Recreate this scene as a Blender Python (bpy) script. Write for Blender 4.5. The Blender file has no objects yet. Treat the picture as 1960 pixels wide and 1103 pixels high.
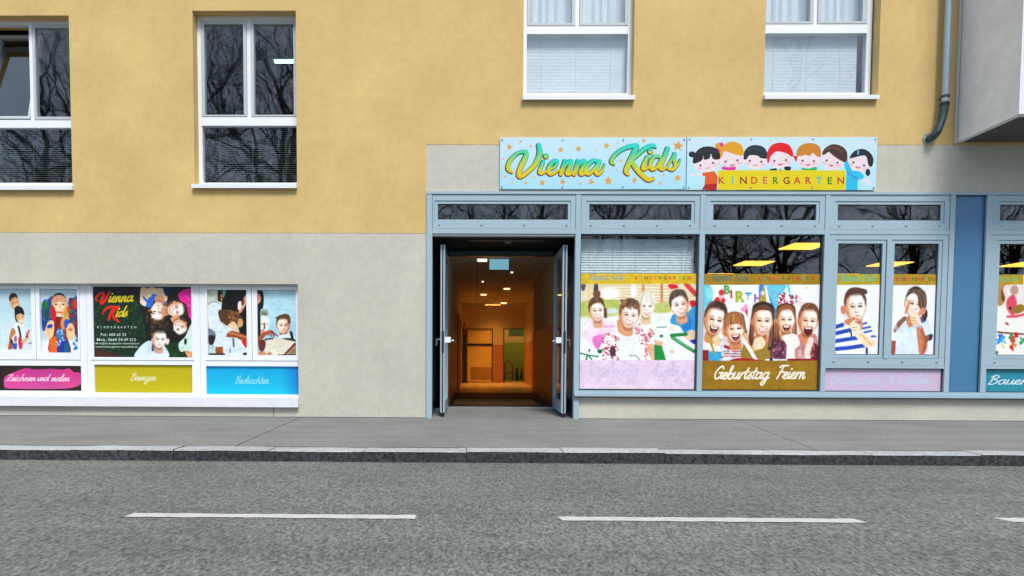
import bpy, bmesh, math, random
import numpy as np
from mathutils import Vector

C = bpy.context.scene
R = math.radians
rnd = random.Random(7)

# ------------------------------------------------------------------ camera, sky, sun, exposure
cam_d = bpy.data.cameras.new('camera')
cam = bpy.data.objects.new('camera', cam_d)
C.collection.objects.link(cam)
C.camera = cam
cam_d.sensor_width = 36.0
cam_d.lens = 21.12
cam_d.shift_x = 0.04247
cam_d.shift_y = 0.0933
cam_d.clip_end = 600
from mathutils import Matrix
_pi, _ya, _ro = -0.0419230, -0.0110870, 0.0045347
_f = Vector((math.sin(_ya) * math.cos(_pi), math.cos(_ya) * math.cos(_pi), math.sin(_pi)))
_r = Vector((math.cos(_ya), -math.sin(_ya), 0))
_u = _r.cross(_f)
_r2 = _r * math.cos(_ro) + _u * math.sin(_ro)
_u2 = -_r * math.sin(_ro) + _u * math.cos(_ro)
cam.matrix_world = Matrix(((_r2.x, _u2.x, -_f.x, 0), (_r2.y, _u2.y, -_f.y, -8.5),
                           (_r2.z, _u2.z, -_f.z, 0.849), (0, 0, 0, 1)))

SUN_EL = R(56)      # azimuth clockwise from +Y: the light comes from the street side, a little from the right
world = bpy.data.worlds.new('World')
C.world = world
world.use_nodes = True
wn = world.node_tree
wn.nodes.clear()
w_out = wn.nodes.new('ShaderNodeOutputWorld')
w_bg = wn.nodes.new('ShaderNodeBackground')
w_sky = wn.nodes.new('ShaderNodeTexSky')
w_sky.sky_type = 'NISHITA'
w_sky.sun_disc = False
w_sky.sun_elevation = SUN_EL
w_sky.sun_rotation = R(162)
w_sky.air_density = 0.9
w_sky.dust_density = 3.0
w_sky.ozone_density = 1.0
# overcast: a pale cloud layer evens out the blue
w_tc = wn.nodes.new('ShaderNodeTexCoord')
w_no = wn.nodes.new('ShaderNodeTexNoise')
w_no.inputs['Scale'].default_value = 3.2
w_no.inputs['Detail'].default_value = 6
w_ra = wn.nodes.new('ShaderNodeMapRange')
w_ra.inputs['From Min'].default_value = 0.3
w_ra.inputs['From Max'].default_value = 0.7
w_ra.inputs['To Min'].default_value = 0.55
w_ra.inputs['To Max'].default_value = 0.9
w_mx = wn.nodes.new('ShaderNodeMix')
w_mx.data_type = 'RGBA'
w_mx.inputs[7].default_value = (6.5, 7.9, 9.7, 1)
wn.links.new(w_tc.outputs['Generated'], w_no.inputs['Vector'])
wn.links.new(w_no.outputs['Fac'], w_ra.inputs['Value'])
wn.links.new(w_ra.outputs['Result'], w_mx.inputs[0])
wn.links.new(w_sky.outputs['Color'], w_mx.inputs[6])
wn.links.new(w_mx.outputs[2], w_bg.inputs['Color'])
w_bg.inputs['Strength'].default_value = 0.062
wn.links.new(w_bg.outputs['Background'], w_out.inputs['Surface'])

sun_d = bpy.data.lights.new('sun', 'SUN')
sun_d.energy = 1.5
sun_d.angle = R(18)
sun_d.color = (1.0, 0.95, 0.88)
sun = bpy.data.objects.new('sun', sun_d)
C.collection.objects.link(sun)
_sd = Vector((math.sin(R(162)) * math.cos(SUN_EL), math.cos(R(162)) * math.cos(SUN_EL), math.sin(SUN_EL)))  # towards the sun
sun.rotation_euler = _sd.to_track_quat('Z', 'Y').to_euler()
sun.location = (3, -30, 40)

C.view_settings.view_transform = 'Standard'
C.view_settings.look = 'None'
C.view_settings.exposure = 1.38
C.view_settings.gamma = 1.0
C.view_settings.use_curve_mapping = False
C.cycles.use_denoising = True
C.cycles.max_bounces = 10
C.cycles.transparent_max_bounces = 24
C.cycles.sample_clamp_indirect = 6.0

# ------------------------------------------------------------------ mesh helpers
class MB:
    def __init__(s):
        s.v = []; s.f = []; s.uv = None
    def quad(s, a, b, c, d):
        n = len(s.v); s.v += [a, b, c, d]; s.f.append((n, n + 1, n + 2, n + 3))
    def box(s, x0, x1, y0, y1, z0, z1):
        n = len(s.v)
        s.v += [(x0, y0, z0), (x1, y0, z0), (x1, y1, z0), (x0, y1, z0), (x0, y0, z1), (x1, y0, z1), (x1, y1, z1), (x0, y1, z1)]
        for q in ((0, 3, 2, 1), (4, 5, 6, 7), (0, 1, 5, 4), (1, 2, 6, 5), (2, 3, 7, 6), (3, 0, 4, 7)):
            s.f.append(tuple(n + i for i in q))
        return s
    def frame(s, x0, x1, y0, y1, z0, z1, l, r=None, b=None, t=None):
        r = l if r is None else r; b = l if b is None else b; t = l if t is None else t
        if l: s.box(x0, x0 + l, y0, y1, z0, z1)
        if r: s.box(x1 - r, x1, y0, y1, z0, z1)
        if b: s.box(x0 + l, x1 - r, y0, y1, z0, z0 + b)
        if t: s.box(x0 + l, x1 - r, y0, y1, z1 - t, z1)
        return s
    def room(s, x0, x1, y0, y1, z0, z1, skip=''):
        # an open shell of thin slabs; skip any of 'lrfbtd' (left right front back top down)
        t = 0.05
        if 'l' not in skip: s.box(x0 - t, x0, y0, y1, z0, z1)
        if 'r' not in skip: s.box(x1, x1 + t, y0, y1, z0, z1)
        if 'f' not in skip: s.box(x0, x1, y0 - t, y0, z0, z1)
        if 'b' not in skip: s.box(x0 - t, x1 + t, y1, y1 + t, z0, z1)
        if 't' not in skip: s.box(x0 - t, x1 + t, y0 - t, y1 + t, z1, z1 + t)
        if 'd' not in skip: s.box(x0 - t, x1 + t, y0 - t, y1 + t, z0 - t, z0)
        return s
    def tube(s, pts, rad, k=8, cap=True):
        pts = [Vector(p) for p in pts]
        rads = rad if isinstance(rad, (list, tuple)) else [rad] * len(pts)
        base = len(s.v); up = Vector((0.13, 0.31, 0.94)).normalized()
        for i, p in enumerate(pts):
            d = (pts[min(i + 1, len(pts) - 1)] - pts[max(i - 1, 0)]).normalized()
            a = d.cross(up)
            if a.length < 1e-3: a = d.cross(Vector((1, 0, 0)))
            a.normalize(); b = d.cross(a)
            for j in range(k):
                t = 2 * math.pi * j / k
                s.v.append(tuple(p + (a * math.cos(t) + b * math.sin(t)) * rads[i]))
        for i in range(len(pts) - 1):
            for j in range(k):
                o = base + i * k; j2 = (j + 1) % k
                s.f.append((o + j, o + j2, o + k + j2, o + k + j))
        if cap:
            s.f.append(tuple(base + j for j in reversed(range(k))))
            s.f.append(tuple(base + (len(pts) - 1) * k + j for j in range(k)))
        return s
    def disc(s, c, axis, rad, depth, k=10, ry=None):
        # short cylinder along axis 'y' or 'z' or 'x'
        ry = rad if ry is None else ry
        base = len(s.v)
        for e in (0, 1):
            for j in range(k):
                t = 2 * math.pi * j / k; a, b = rad * math.cos(t), ry * math.sin(t)
                if axis == 'y': s.v.append((c[0] + a, c[1] + depth * e, c[2] + b))
                elif axis == 'z': s.v.append((c[0] + a, c[1] + b, c[2] + depth * e))
                else: s.v.append((c[0] + depth * e, c[1] + a, c[2] + b))
        for j in range(k):
            j2 = (j + 1) % k
            s.f.append((base + j, base + j2, base + k + j2, base + k + j))
        s.f.append(tuple(base + j for j in range(k))); s.f.append(tuple(base + k + j for j in reversed(range(k))))
        return s
    def mesh(s, name, mat, off=(0, 0, 0), smooth=False):
        me = bpy.data.meshes.new(name)
        o = Vector(off)
        me.from_pydata([tuple(Vector(v) - o) for v in s.v], [], s.f)
        bm = bmesh.new(); bm.from_mesh(me)
        bmesh.ops.recalc_face_normals(bm, faces=bm.faces)
        bm.to_mesh(me); bm.free()
        if s.uv: s.uv(me, o)
        if mat: me.materials.append(mat)
        if smooth: me.polygons.foreach_set('use_smooth', [True] * len(me.polygons))
        me.update()
        return me

ORG = {}
def link(name, data, parent=None, loc=(0, 0, 0)):
    o = bpy.data.objects.new(name, data); C.collection.objects.link(o)
    o.location = loc
    if parent is not None: o.parent = parent
    return o
def thing(name, label, cat, loc=(0, 0, 0), group=None):
    o = link(name, None, None, loc); o.empty_display_size = 0.2
    o['label'] = label; o['category'] = cat
    if group: o['group'] = group
    ORG[o.name] = Vector(loc)
    return o
def tag(o, label=None, cat=None, group=None, kind=None):
    if label: o['label'] = label
    if cat: o['category'] = cat
    if group: o['group'] = group
    if kind: o['kind'] = kind
    return o
def part(name, mb, mat, parent, smooth=False):
    off = ORG[parent.name]
    o = link(name, mb.mesh(name, mat, off, smooth), parent)
    ORG[o.name] = off
    return o
def solo(name, mb, mat, loc=(0, 0, 0), smooth=False):
    o = link(name, mb.mesh(name, mat, loc, smooth), None, loc)
    ORG[o.name] = Vector(loc)
    return o
def hub(name, parent):
    o = link(name, None, parent); o.empty_display_size = 0.1
    ORG[o.name] = ORG[parent.name]
    return o

# ------------------------------------------------------------------ materials
def nt(name):
    m = bpy.data.materials.new(name); m.use_nodes = True
    t = m.node_tree; b = t.nodes['Principled BSDF']
    return m, t, b
def N(t, typ, **kw):
    n = t.nodes.new(typ)
    for k, v in kw.items():
        if k in n.inputs: n.inputs[k].default_value = v
        else: setattr(n, k, v)
    return n
def S(r, g, b):     # sRGB 0..255 -> linear
    f = lambda c: (c / 255 / 12.92) if c / 255 <= .04045 else ((c / 255 + .055) / 1.055) ** 2.4
    return (f(r), f(g), f(b), 1)
def mat(name, col, rough=0.6, metal=0.0, var=0.06, scale=6.0, bump=0.0, bscale=60.0, spec=0.5, emit=None, estr=0):
    m, t, b = nt(name)
    geo = N(t, 'ShaderNodeNewGeometry')
    n1 = N(t, 'ShaderNodeTexNoise', Scale=scale, Detail=5.0, Roughness=0.6)
    t.links.new(geo.outputs['Position'], n1.inputs['Vector'])
    mr = N(t, 'ShaderNodeMapRange')
    mr.inputs['From Min'].default_value = 0.25; mr.inputs['From Max'].default_value = 0.75
    mr.inputs['To Min'].default_value = 1 - var; mr.inputs['To Max'].default_value = 1 + var
    t.links.new(n1.outputs['Fac'], mr.inputs['Value'])
    mx = N(t, 'ShaderNodeMix', data_type='RGBA', blend_type='MULTIPLY')
    mx.inputs[0].default_value = 1.0
    mx.inputs[6].default_value = (*col[:3], 1)
    t.links.new(mr.outputs['Result'], mx.inputs[7])
    t.links.new(mx.outputs[2], b.inputs['Base Color'])
    b.inputs['Roughness'].default_value = rough
    b.inputs['Metallic'].default_value = metal
    b.inputs['Specular IOR Level'].default_value = spec
    if bump:
        n2 = N(t, 'ShaderNodeTexNoise', Scale=bscale, Detail=4.0)
        t.links.new(geo.outputs['Position'], n2.inputs['Vector'])
        bp = N(t, 'ShaderNodeBump', Strength=bump, Distance=0.01)
        t.links.new(n2.outputs['Fac'], bp.inputs['Height'])
        t.links.new(bp.outputs['Normal'], b.inputs['Normal'])
    if emit:
        b.inputs['Emission Color'].default_value = (*emit[:3], 1)
        b.inputs['Emission Strength'].default_value = estr
    return m

def plaster(name, col, stain, stain_amt=0.35):
    """rough render: fine grain, broad blotches and a few rain streaks"""
    m, t, b = nt(name)
    geo = N(t, 'ShaderNodeNewGeometry')
    big = N(t, 'ShaderNodeTexNoise', Scale=0.9, Detail=6.0, Roughness=0.62)
    mid = N(t, 'ShaderNodeTexNoise', Scale=9.0, Detail=6.0, Roughness=0.7)
    fine = N(t, 'ShaderNodeTexNoise', Scale=130.0, Detail=3.0, Roughness=0.6)
    mp = N(t, 'ShaderNodeMapping'); mp.inputs['Scale'].default_value = (5.0, 1.0, 0.35)
    t.links.new(geo.outputs['Position'], mp.inputs['Vector'])
    strk = N(t, 'ShaderNodeTexNoise', Scale=1.4, Detail=5.0, Roughness=0.6)
    t.links.new(mp.outputs['Vector'], strk.inputs['Vector'])
    for n in (big, mid, fine): t.links.new(geo.outputs['Position'], n.inputs['Vector'])
    def rng(src, a, bb, lo, hi):
        r = N(t, 'ShaderNodeMapRange')
        r.inputs['From Min'].default_value = a; r.inputs['From Max'].default_value = bb
        r.inputs['To Min'].default_value = lo; r.inputs['To Max'].default_value = hi
        t.links.new(src.outputs['Fac'], r.inputs['Value']); return r
    r1 = rng(big, .3, .7, .89, 1.08); r2 = rng(mid, .25, .75, .92, 1.07); r3 = rng(fine, .3, .7, .86, 1.11)
    m1 = N(t, 'ShaderNodeMath', operation='MULTIPLY'); m2 = N(t, 'ShaderNodeMath', operation='MULTIPLY')
    t.links.new(r1.outputs[0], m1.inputs[0]); t.links.new(r2.outputs[0], m1.inputs[1])
    t.links.new(m1.outputs[0], m2.inputs[0]); t.links.new(r3.outputs[0], m2.inputs[1])
    r4 = rng(strk, .52, .8, 0, stain_amt)
    st = N(t, 'ShaderNodeMix', data_type='RGBA')
    st.inputs[6].default_value = col; st.inputs[7].default_value = stain
    t.links.new(r4.outputs[0], st.inputs[0])
    mx = N(t, 'ShaderNodeMix', data_type='RGBA', blend_type='MULTIPLY'); mx.inputs[0].default_value = 1
    t.links.new(st.outputs[2], mx.inputs[6]); t.links.new(m2.outputs[0], mx.inputs[7])
    t.links.new(mx.outputs[2], b.inputs['Base Color'])
    b.inputs['Roughness'].default_value = 0.95; b.inputs['Specular IOR Level'].default_value = 0.15
    bp = N(t, 'ShaderNodeBump', Strength=0.55, Distance=0.006)
    t.links.new(fine.outputs['Fac'], bp.inputs['Height']); t.links.new(bp.outputs['Normal'], b.inputs['Normal'])
    return m

def ground_mat(name, base, speck_lo, speck_hi, fscale, streak=(0.25, 3.0, 1), rough=0.9, grain=(1, 1, 1)):
    """asphalt: stone specks, worn streaks along the street, darker damp patches"""
    m, t, b = nt(name)
    geo = N(t, 'ShaderNodeNewGeometry')
    vo = N(t, 'ShaderNodeTexNoise', Scale=fscale, Detail=2.0, Roughness=0.8)
    vo2 = N(t, 'ShaderNodeTexNoise', Scale=fscale * 0.35, Detail=3.0, Roughness=0.7)
    big = N(t, 'ShaderNodeTexNoise', Scale=0.8, Detail=6.0, Roughness=0.65)
    mp = N(t, 'ShaderNodeMapping'); mp.inputs['Scale'].default_value = streak
    st = N(t, 'ShaderNodeTexNoise', Scale=2.0, Detail=6.0, Roughness=0.65)
    t.links.new(geo.outputs['Position'], mp.inputs['Vector']); t.links.new(mp.outputs['Vector'], st.inputs['Vector'])
    gm = N(t, 'ShaderNodeMapping'); gm.inputs['Scale'].default_value = grain
    t.links.new(geo.outputs['Position'], gm.inputs['Vector'])
    for n in (vo, vo2): t.links.new(gm.outputs['Vector'], n.inputs['Vector'])
    t.links.new(geo.outputs['Position'], big.inputs['Vector'])
    def rng(src, a, bb, lo, hi):
        r = N(t, 'ShaderNodeMapRange')
        r.inputs['From Min'].default_value = a; r.inputs['From Max'].default_value = bb
        r.inputs['To Min'].default_value = lo; r.inputs['To Max'].default_value = hi
        t.links.new(src.outputs['Fac'], r.inputs['Value']); return r
    rs = [rng(vo, .3, .7, speck_lo, speck_hi), rng(vo2, .3, .7, .82, 1.18), rng(big, .3, .7, .84, 1.16), rng(st, .3, .7, .88, 1.13)]
    prev = rs[0].outputs[0]
    for r in rs[1:]:
        mm = N(t, 'ShaderNodeMath', operation='MULTIPLY')
        t.links.new(prev, mm.inputs[0]); t.links.new(r.outputs[0], mm.inputs[1]); prev = mm.outputs[0]
    mx = N(t, 'ShaderNodeMix', data_type='RGBA', blend_type='MULTIPLY'); mx.inputs[0].default_value = 1
    mx.inputs[6].default_value = base
    t.links.new(prev, mx.inputs[7]); t.links.new(mx.outputs[2], b.inputs['Base Color'])
    b.inputs['Roughness'].default_value = rough; b.inputs['Specular IOR Level'].default_value = 0.3
    bp = N(t, 'ShaderNodeBump', Strength=0.5, Distance=0.008)
    t.links.new(vo.outputs['Fac'], bp.inputs['Height']); t.links.new(bp.outputs['Normal'], b.inputs['Normal'])
    return m

def glass(name, f0=.06, tint=(0.86, 0.9, 0.9), wav=0.0, rough=0.0):
    m, t, b = nt(name)
    t.nodes.remove(b)
    out = t.nodes['Material Output']
    tr = N(t, 'ShaderNodeBsdfTransparent'); tr.inputs['Color'].default_value = (*tint, 1)
    gl = N(t, 'ShaderNodeBsdfGlossy', Roughness=rough); gl.inputs['Color'].default_value = (0.95, 0.97, 1, 1)
    # Schlick reflectance, the same from both sides of the pane
    lw = N(t, 'ShaderNodeLayerWeight', Blend=0.5)
    pw = N(t, 'ShaderNodeMath', operation='POWER'); pw.inputs[1].default_value = 5.0
    mr = N(t, 'ShaderNodeMapRange'); mr.inputs['To Min'].default_value = f0; mr.inputs['To Max'].default_value = 1.0
    mx = N(t, 'ShaderNodeMixShader')
    t.links.new(lw.outputs['Facing'], pw.inputs[0]); t.links.new(pw.outputs[0], mr.inputs['Value'])
    t.links.new(mr.outputs[0], mx.inputs[0]); t.links.new(tr.outputs[0], mx.inputs[1]); t.links.new(gl.outputs[0], mx.inputs[2])
    t.links.new(mx.outputs[0], out.inputs['Surface'])
    if wav:
        geo = N(t, 'ShaderNodeNewGeometry')
        n = N(t, 'ShaderNodeTexNoise', Scale=2.2, Detail=1.0)
        t.links.new(geo.outputs['Position'], n.inputs['Vector'])
        bp = N(t, 'ShaderNodeBump', Strength=wav, Distance=0.02)
        t.links.new(n.outputs['Fac'], bp.inputs['Height'])
        t.links.new(bp.outputs['Normal'], gl.inputs['Normal'])
    return m

M = dict(
    yellow=plaster('yellow_render', (0.605, 0.43, 0.182, 1), (0.49, 0.33, 0.115, 1), 0.14),
    grey=plaster('grey_render', (0.505, 0.487, 0.418, 1), (0.35, 0.325, 0.26, 1), 0.16),
    bay=plaster('bay_render', (0.78, 0.78, 0.77, 1), (0.45, 0.44, 0.41, 1), 0.3),
    soffit=plaster('soffit_render', (0.12, 0.115, 0.10, 1), (0.08, 0.075, 0.065, 1), 0.4),  # base colour darkened to deepen the shade under the bay
    alu=mat('blue_grey_aluminium', (0.30, 0.41, 0.475), 0.42, 0.0, 0.04, 3.0),
    aludark=mat('gasket', (0.05, 0.07, 0.09), 0.6),
    panel=mat('blue_panel', (0.050, 0.165, 0.32), 0.35, 0, 0.08, 2.5),
    white=mat('white_plastic', (0.75, 0.78, 0.82), 0.35, 0, 0.03, 4.0),
    sash=mat('shaded_white_plastic', (0.44, 0.475, 0.50), 0.4, 0, 0.03, 4.0),  # greyer than the frames: the shade on the upper sashes is in this colour
    sill=mat('white_sill', (0.68, 0.70, 0.73), 0.45, 0, 0.06, 7.0),
    glass=glass('window_glass', .05, (0.93, 0.95, 0.96), 0.05),
    glass_up=glass('upper_window_glass', .068, (0.93, 0.95, 0.96), 0.10, 0.022),
    glass_thin=glass('door_glass', .04, (0.8, 0.88, 0.88)),
    blind=mat('blind_slats', (0.66, 0.72, 0.74), 0.5),
    blind_dark=mat('dark_blind_slats', (0.11, 0.135, 0.13), 0.5),
    curtain=mat('white_curtain', (0.72, 0.76, 0.8), 0.9, 0, 0.05, 5.0),
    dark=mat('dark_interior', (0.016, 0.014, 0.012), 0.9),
    roomdark=mat('classroom_wall', (0.055, 0.03, 0.018), 0.9, 0, 0.5, 2.0),
    black=mat('black_metal', (0.012, 0.014, 0.017), 0.35),
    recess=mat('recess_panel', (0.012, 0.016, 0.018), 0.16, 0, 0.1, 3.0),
    zinc=mat('zinc_pipe', (0.33, 0.42, 0.46), 0.38, 0.6, 0.08, 8.0),
    zincdark=mat('weathered_elbow', (0.055, 0.08, 0.09), 0.35, 0.6, 0.4, 14.0),
    steel=mat('steel', (0.55, 0.57, 0.58), 0.3, 0.9),
    lock=mat('white_lock_case', (0.72, 0.78, 0.85), 0.35),
    asphalt=ground_mat('road_asphalt', (0.104, 0.110, 0.102, 1), 0.36, 1.72, 60.0, (0.12, 1.3, 1), grain=(1, 0.5, 1)),
    pave=ground_mat('pavement_asphalt', (0.160, 0.161, 0.156, 1), 0.82, 1.2, 60.0, (0.3, 1.8, 1)),
    kerb=None,
    paint=mat('road_paint', (0.40, 0.40, 0.385), 0.8, 0, 0.14, 25.0, 0.3, 80),
    soil=ground_mat('earth', (0.09, 0.085, 0.06, 1), 0.7, 1.3, 20.0),
    bark=mat('bark', (0.035, 0.028, 0.022), 0.9, 0, 0.3, 4.0),
    ivory=mat('corridor_wall_paint', (0.60, 0.48, 0.28), 0.6, 0, 0.04, 3.0),
    dado=mat('corridor_dado_tile', (0.46, 0.19, 0.075), 0.4, 0, 0.06, 5.0),
    ceil=mat('corridor_ceiling_board', (0.50, 0.47, 0.40), 0.8, 0, 0.05, 3.0),
    floor_tile=mat('corridor_floor_tile', (0.58, 0.40, 0.22), 0.3, 0, 0.08, 5.0),
    floor_dark=mat('dark_floor', (0.02, 0.02, 0.018), 0.6, 0, 0.3, 20.0),
    doorleaf=mat('yellow_door', (0.78, 0.55, 0.15), 0.4, 0, 0.04, 3.0),
    doorframe=mat('brown_door_frame', (0.11, 0.055, 0.02), 0.5),
    green=mat('green_wall', (0.24, 0.36, 0.07), 0.7),
    darkgreen=mat('green_board', (0.06, 0.17, 0.09), 0.6),
    red=mat('red_plastic', (0.30, 0.03, 0.02), 0.4),
    exit=mat('exit_sign_panel', (0.22, 0.46, 0.56), 0.5, 0, 0.03, 5, emit=(0.22, 0.50, 0.62), estr=0.28),
    lamp_warm=mat('warm_lamp', (0.8, 0.7, 0.5), 0.5, emit=(1.0, 0.66, 0.28), estr=.8),
    lamp_cool=mat('cool_spot_lamp', (0.8, 0.8, 0.75), 0.5, emit=(1.0, 0.88, 0.66), estr=.6),
    lamp_panel=mat('yellow_lamp_panel', (0.7, 0.6, 0.4), 0.5, emit=(1.0, 0.52, 0.06), estr=.85),
    tube=mat('fluorescent_tube', (0.8, 0.8, 0.8), 0.5, emit=(0.62, 1.0, 0.88), estr=3.0),
    screw=mat('screw_steel', (0.25, 0.3, 0.33), 0.35, 0.8),
    board_edge=mat('sign_edge', (0.6, 0.72, 0.78), 0.4),
)
def kerb_mat():
    m = ground_mat('kerb_granite', (0.30, 0.32, 0.33, 1), 0.75, 1.25, 45.0, (0.6, 2, 2))
    return m
M['kerb'] = kerb_mat()
M['kerb_grime'] = ground_mat('kerb_face_road_grime', (0.030, 0.034, 0.037, 1), 0.3, 2.0, 26.0, (1.6, 2, 6))

# ------------------------------------------------------------------ flat print: a small painter for the posters and signs
class Art:
    """Paints a print in numpy. Coordinates are those of a sketch whose corners tl, tr, bl are given; rs = pixels per sketch unit."""
    def __init__(s, tl, tr, bl, rs, bg):
        s.tl = np.array(tl, float); ex = np.array(tr, float) - s.tl; ey = np.array(bl, float) - s.tl
        s.W = int(np.hypot(*ex) * rs); s.H = int(np.hypot(*ey) * rs)
        s.A = np.linalg.inv(np.array([ex / s.W, ey / s.H]).T)
        s.k = rs
        s.im = np.empty((s.H, s.W, 3)); s.im[:] = np.array(bg, float)
        s.rng = np.random.default_rng(5)
        s.tex = 0.0
        f = np.zeros((s.H, s.W))
        for q, am in ((46, .5), (17, .45), (7, .45), (3, .35)):
            g = s.rng.normal(0, 1, (s.H // q + 3, s.W // q + 3))
            yy = np.arange(s.H) / q; xx = np.arange(s.W) / q
            iy, ix = yy.astype(int), xx.astype(int); ty = (yy - iy)[:, None]; tx = (xx - ix)[None]
            ty = ty * ty * (3 - 2 * ty); tx = tx * tx * (3 - 2 * tx)
            f += am * ((g[iy][:, ix] * (1 - tx) + g[iy][:, ix + 1] * tx) * (1 - ty) + (g[iy + 1][:, ix] * (1 - tx) + g[iy + 1][:, ix + 1] * tx) * ty)
        s.fld = f
    def P(s, pts):
        return (np.atleast_2d(np.array(pts, float)) - s.tl) @ s.A.T
    def put(s, x0, y0, mask, col, a=1.0):
        h, w = mask.shape
        m = (mask * a)[..., None]
        if callable(col):
            yy, xx = np.mgrid[y0:y0 + h, x0:x0 + w]
            inv = np.linalg.inv(s.A)
            q = np.stack([xx, yy], -1) @ inv.T + s.tl
            col = col(q[..., 0], q[..., 1])
        else:
            col = np.array(col, float)
            if s.tex:
                dy, dx = s.rng.integers(s.H), s.rng.integers(s.W)
                t = np.roll(s.fld, (dy, dx), (0, 1))[y0:y0 + h, x0:x0 + w]
                col = np.clip(col * (1 + s.tex * t[..., None] * np.array([1.0, 1.05, 1.12])), 0, 255)
        s.im[y0:y0 + h, x0:x0 + w] = s.im[y0:y0 + h, x0:x0 + w] * (1 - m) + col * m
    def _bb(s, p, pad):
        x0 = max(int(p[:, 0].min() - pad), 0); x1 = min(int(p[:, 0].max() + pad) + 2, s.W)
        y0 = max(int(p[:, 1].min() - pad), 0); y1 = min(int(p[:, 1].max() + pad) + 2, s.H)
        return (x0, x1, y0, y1) if x1 > x0 and y1 > y0 else None
    @staticmethod
    def smooth(pts, closed, n=6):
        p = np.array(pts, float); m = len(p); out = []
        if m < 3: return p
        for i in range(m if closed else m - 1):
            if closed: a, b, c, d = p[i - 1], p[i], p[(i + 1) % m], p[(i + 2) % m]
            else: a, b, c, d = p[max(i - 1, 0)], p[i], p[i + 1], p[min(i + 2, m - 1)]
            for t in np.arange(n) / n:
                out.append(.5 * (2 * b + (c - a) * t + (2 * a - 5 * b + 4 * c - d) * t * t + (3 * b - a - 3 * c + d) * t ** 3))
        if not closed: out.append(p[-1])
        return np.array(out)
    @staticmethod
    def _segd(X, Y, p, q):
        d = q - p; L = max(d @ d, 1e-9)
        t = np.clip(((X - p[0]) * d[0] + (Y - p[1]) * d[1]) / L, 0, 1)
        return np.hypot(X - p[0] - t * d[0], Y - p[1] - t * d[1]), t
    def poly(s, pts, col, soft=0, sm=True, a=1.0):
        p = s.P(Art.smooth(pts, True) if sm else pts); sf = max(soft * s.k, .7)
        bb = s._bb(p, sf + 1)
        if not bb: return
        x0, x1, y0, y1 = bb
        Y, X = np.mgrid[y0:y1, x0:x1] + .5
        ins = np.zeros(X.shape, bool); D = np.full(X.shape, 1e9)
        for i in range(len(p)):
            u, v = p[i - 1], p[i]
            D = np.minimum(D, s._segd(X, Y, u, v)[0])
            if u[1] != v[1]:
                c = (u[1] > Y) != (v[1] > Y)
                ins ^= c & (X < (v[0] - u[0]) * (Y - u[1]) / (v[1] - u[1]) + u[0])
        s.put(x0, y0, np.clip(np.where(ins, D, -D) / sf + .5, 0, 1), col, a)
    def line(s, pts, w, col, soft=0, sm=True, a=1.0):
        p = s.P(Art.smooth(pts, False, 5) if sm and len(pts) > 2 else pts); sf = max(soft * s.k, .8)
        ws = np.interp(np.linspace(0, 1, len(p)), np.linspace(0, 1, len(w)), w) if isinstance(w, (list, tuple)) else np.full(len(p), float(w))
        ws = ws * s.k / 2
        bb = s._bb(p, ws.max() + sf + 1)
        if not bb: return
        x0, x1, y0, y1 = bb
        Y, X = np.mgrid[y0:y1, x0:x1] + .5
        D = np.full(X.shape, 1e9)
        for i in range(len(p) - 1):
            d, t = s._segd(X, Y, p[i], p[i + 1])
            D = np.minimum(D, d - (ws[i] * (1 - t) + ws[i + 1] * t))
        s.put(x0, y0, np.clip(.5 - D / sf, 0, 1), col, a)
    def ell(s, c, rx, ry, col, rot=0, soft=0, a=1.0):
        t = np.arange(0, 2 * math.pi, math.pi / 9); cr, sr = math.cos(R(rot)), math.sin(R(rot))
        ring = [(c[0] + rx * math.cos(i) * cr - ry * math.sin(i) * sr, c[1] + rx * math.cos(i) * sr + ry * math.sin(i) * cr) for i in t]
        p = s.P(ring); sf = max(soft * s.k, .8); bb = s._bb(p, sf + 1)
        if not bb: return
        x0, x1, y0, y1 = bb
        Y, X = np.mgrid[y0:y1, x0:x1] + .5
        q = np.stack([X, Y], -1) @ np.linalg.inv(s.A).T + s.tl - np.array(c)
        u = (q[..., 0] * cr + q[..., 1] * sr) / rx; v = (-q[..., 0] * sr + q[..., 1] * cr) / ry
        s.put(x0, y0, np.clip((1 - np.hypot(u, v)) * min(rx, ry) * s.k / sf + .5, 0, 1), col, a)
    def rect(s, x0, y0, x1, y1, col, soft=0, a=1.0):
        s.poly([(x0, y0), (x1, y0), (x1, y1), (x0, y1)], col, soft, False, a)
    def blotch(s, x0, y0, x1, y1, cols, n, r0, r1, soft=4, a=.7):
        for _ in range(n):
            c = cols[s.rng.integers(len(cols))]
            s.ell((s.rng.uniform(x0, x1), s.rng.uniform(y0, y1)), s.rng.uniform(r0, r1), s.rng.uniform(r0, r1) * .55, c, s.rng.uniform(0, 180), soft * 1.9, a)
    def script(s, txt, x, y, xh, w, col, slant=.28, rise=0.0, sp=1.0, ws=1.0, a=1.0):
        """joined handwriting: x, y start of the base line, xh x-height, w pen width"""
        cx = 0.0
        for ch in txt:
            if ch == ' ': cx += .75 * ws; continue
            strokes, adv = SCRIPT[ch]
            for st in strokes:
                q = [(x + (cx + (u * ws)) * xh + v * xh * slant, y - v * xh - rise * (cx + u) * xh) for u, v in st]
                if len(q) == 1: s.ell(q[0], w * .65, w * .65, col, a=a)
                else: s.line(q, w, col, a=a)
            cx += adv * sp * ws
        return x + cx * xh
    def block(s, txt, x, y, h, col, w=None, bold=0.0, a=1.0):
        """sans letters: x left, y base line, h capital height; w total width"""
        tris, tw = font_tris(txt, bold)
        sx = (w / tw) if w else h / .73
        sy = h / .73
        for T in tris:
            s.poly([(x + u * sx, y - v * sy) for u, v in T], col, sm=False, a=a)
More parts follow.
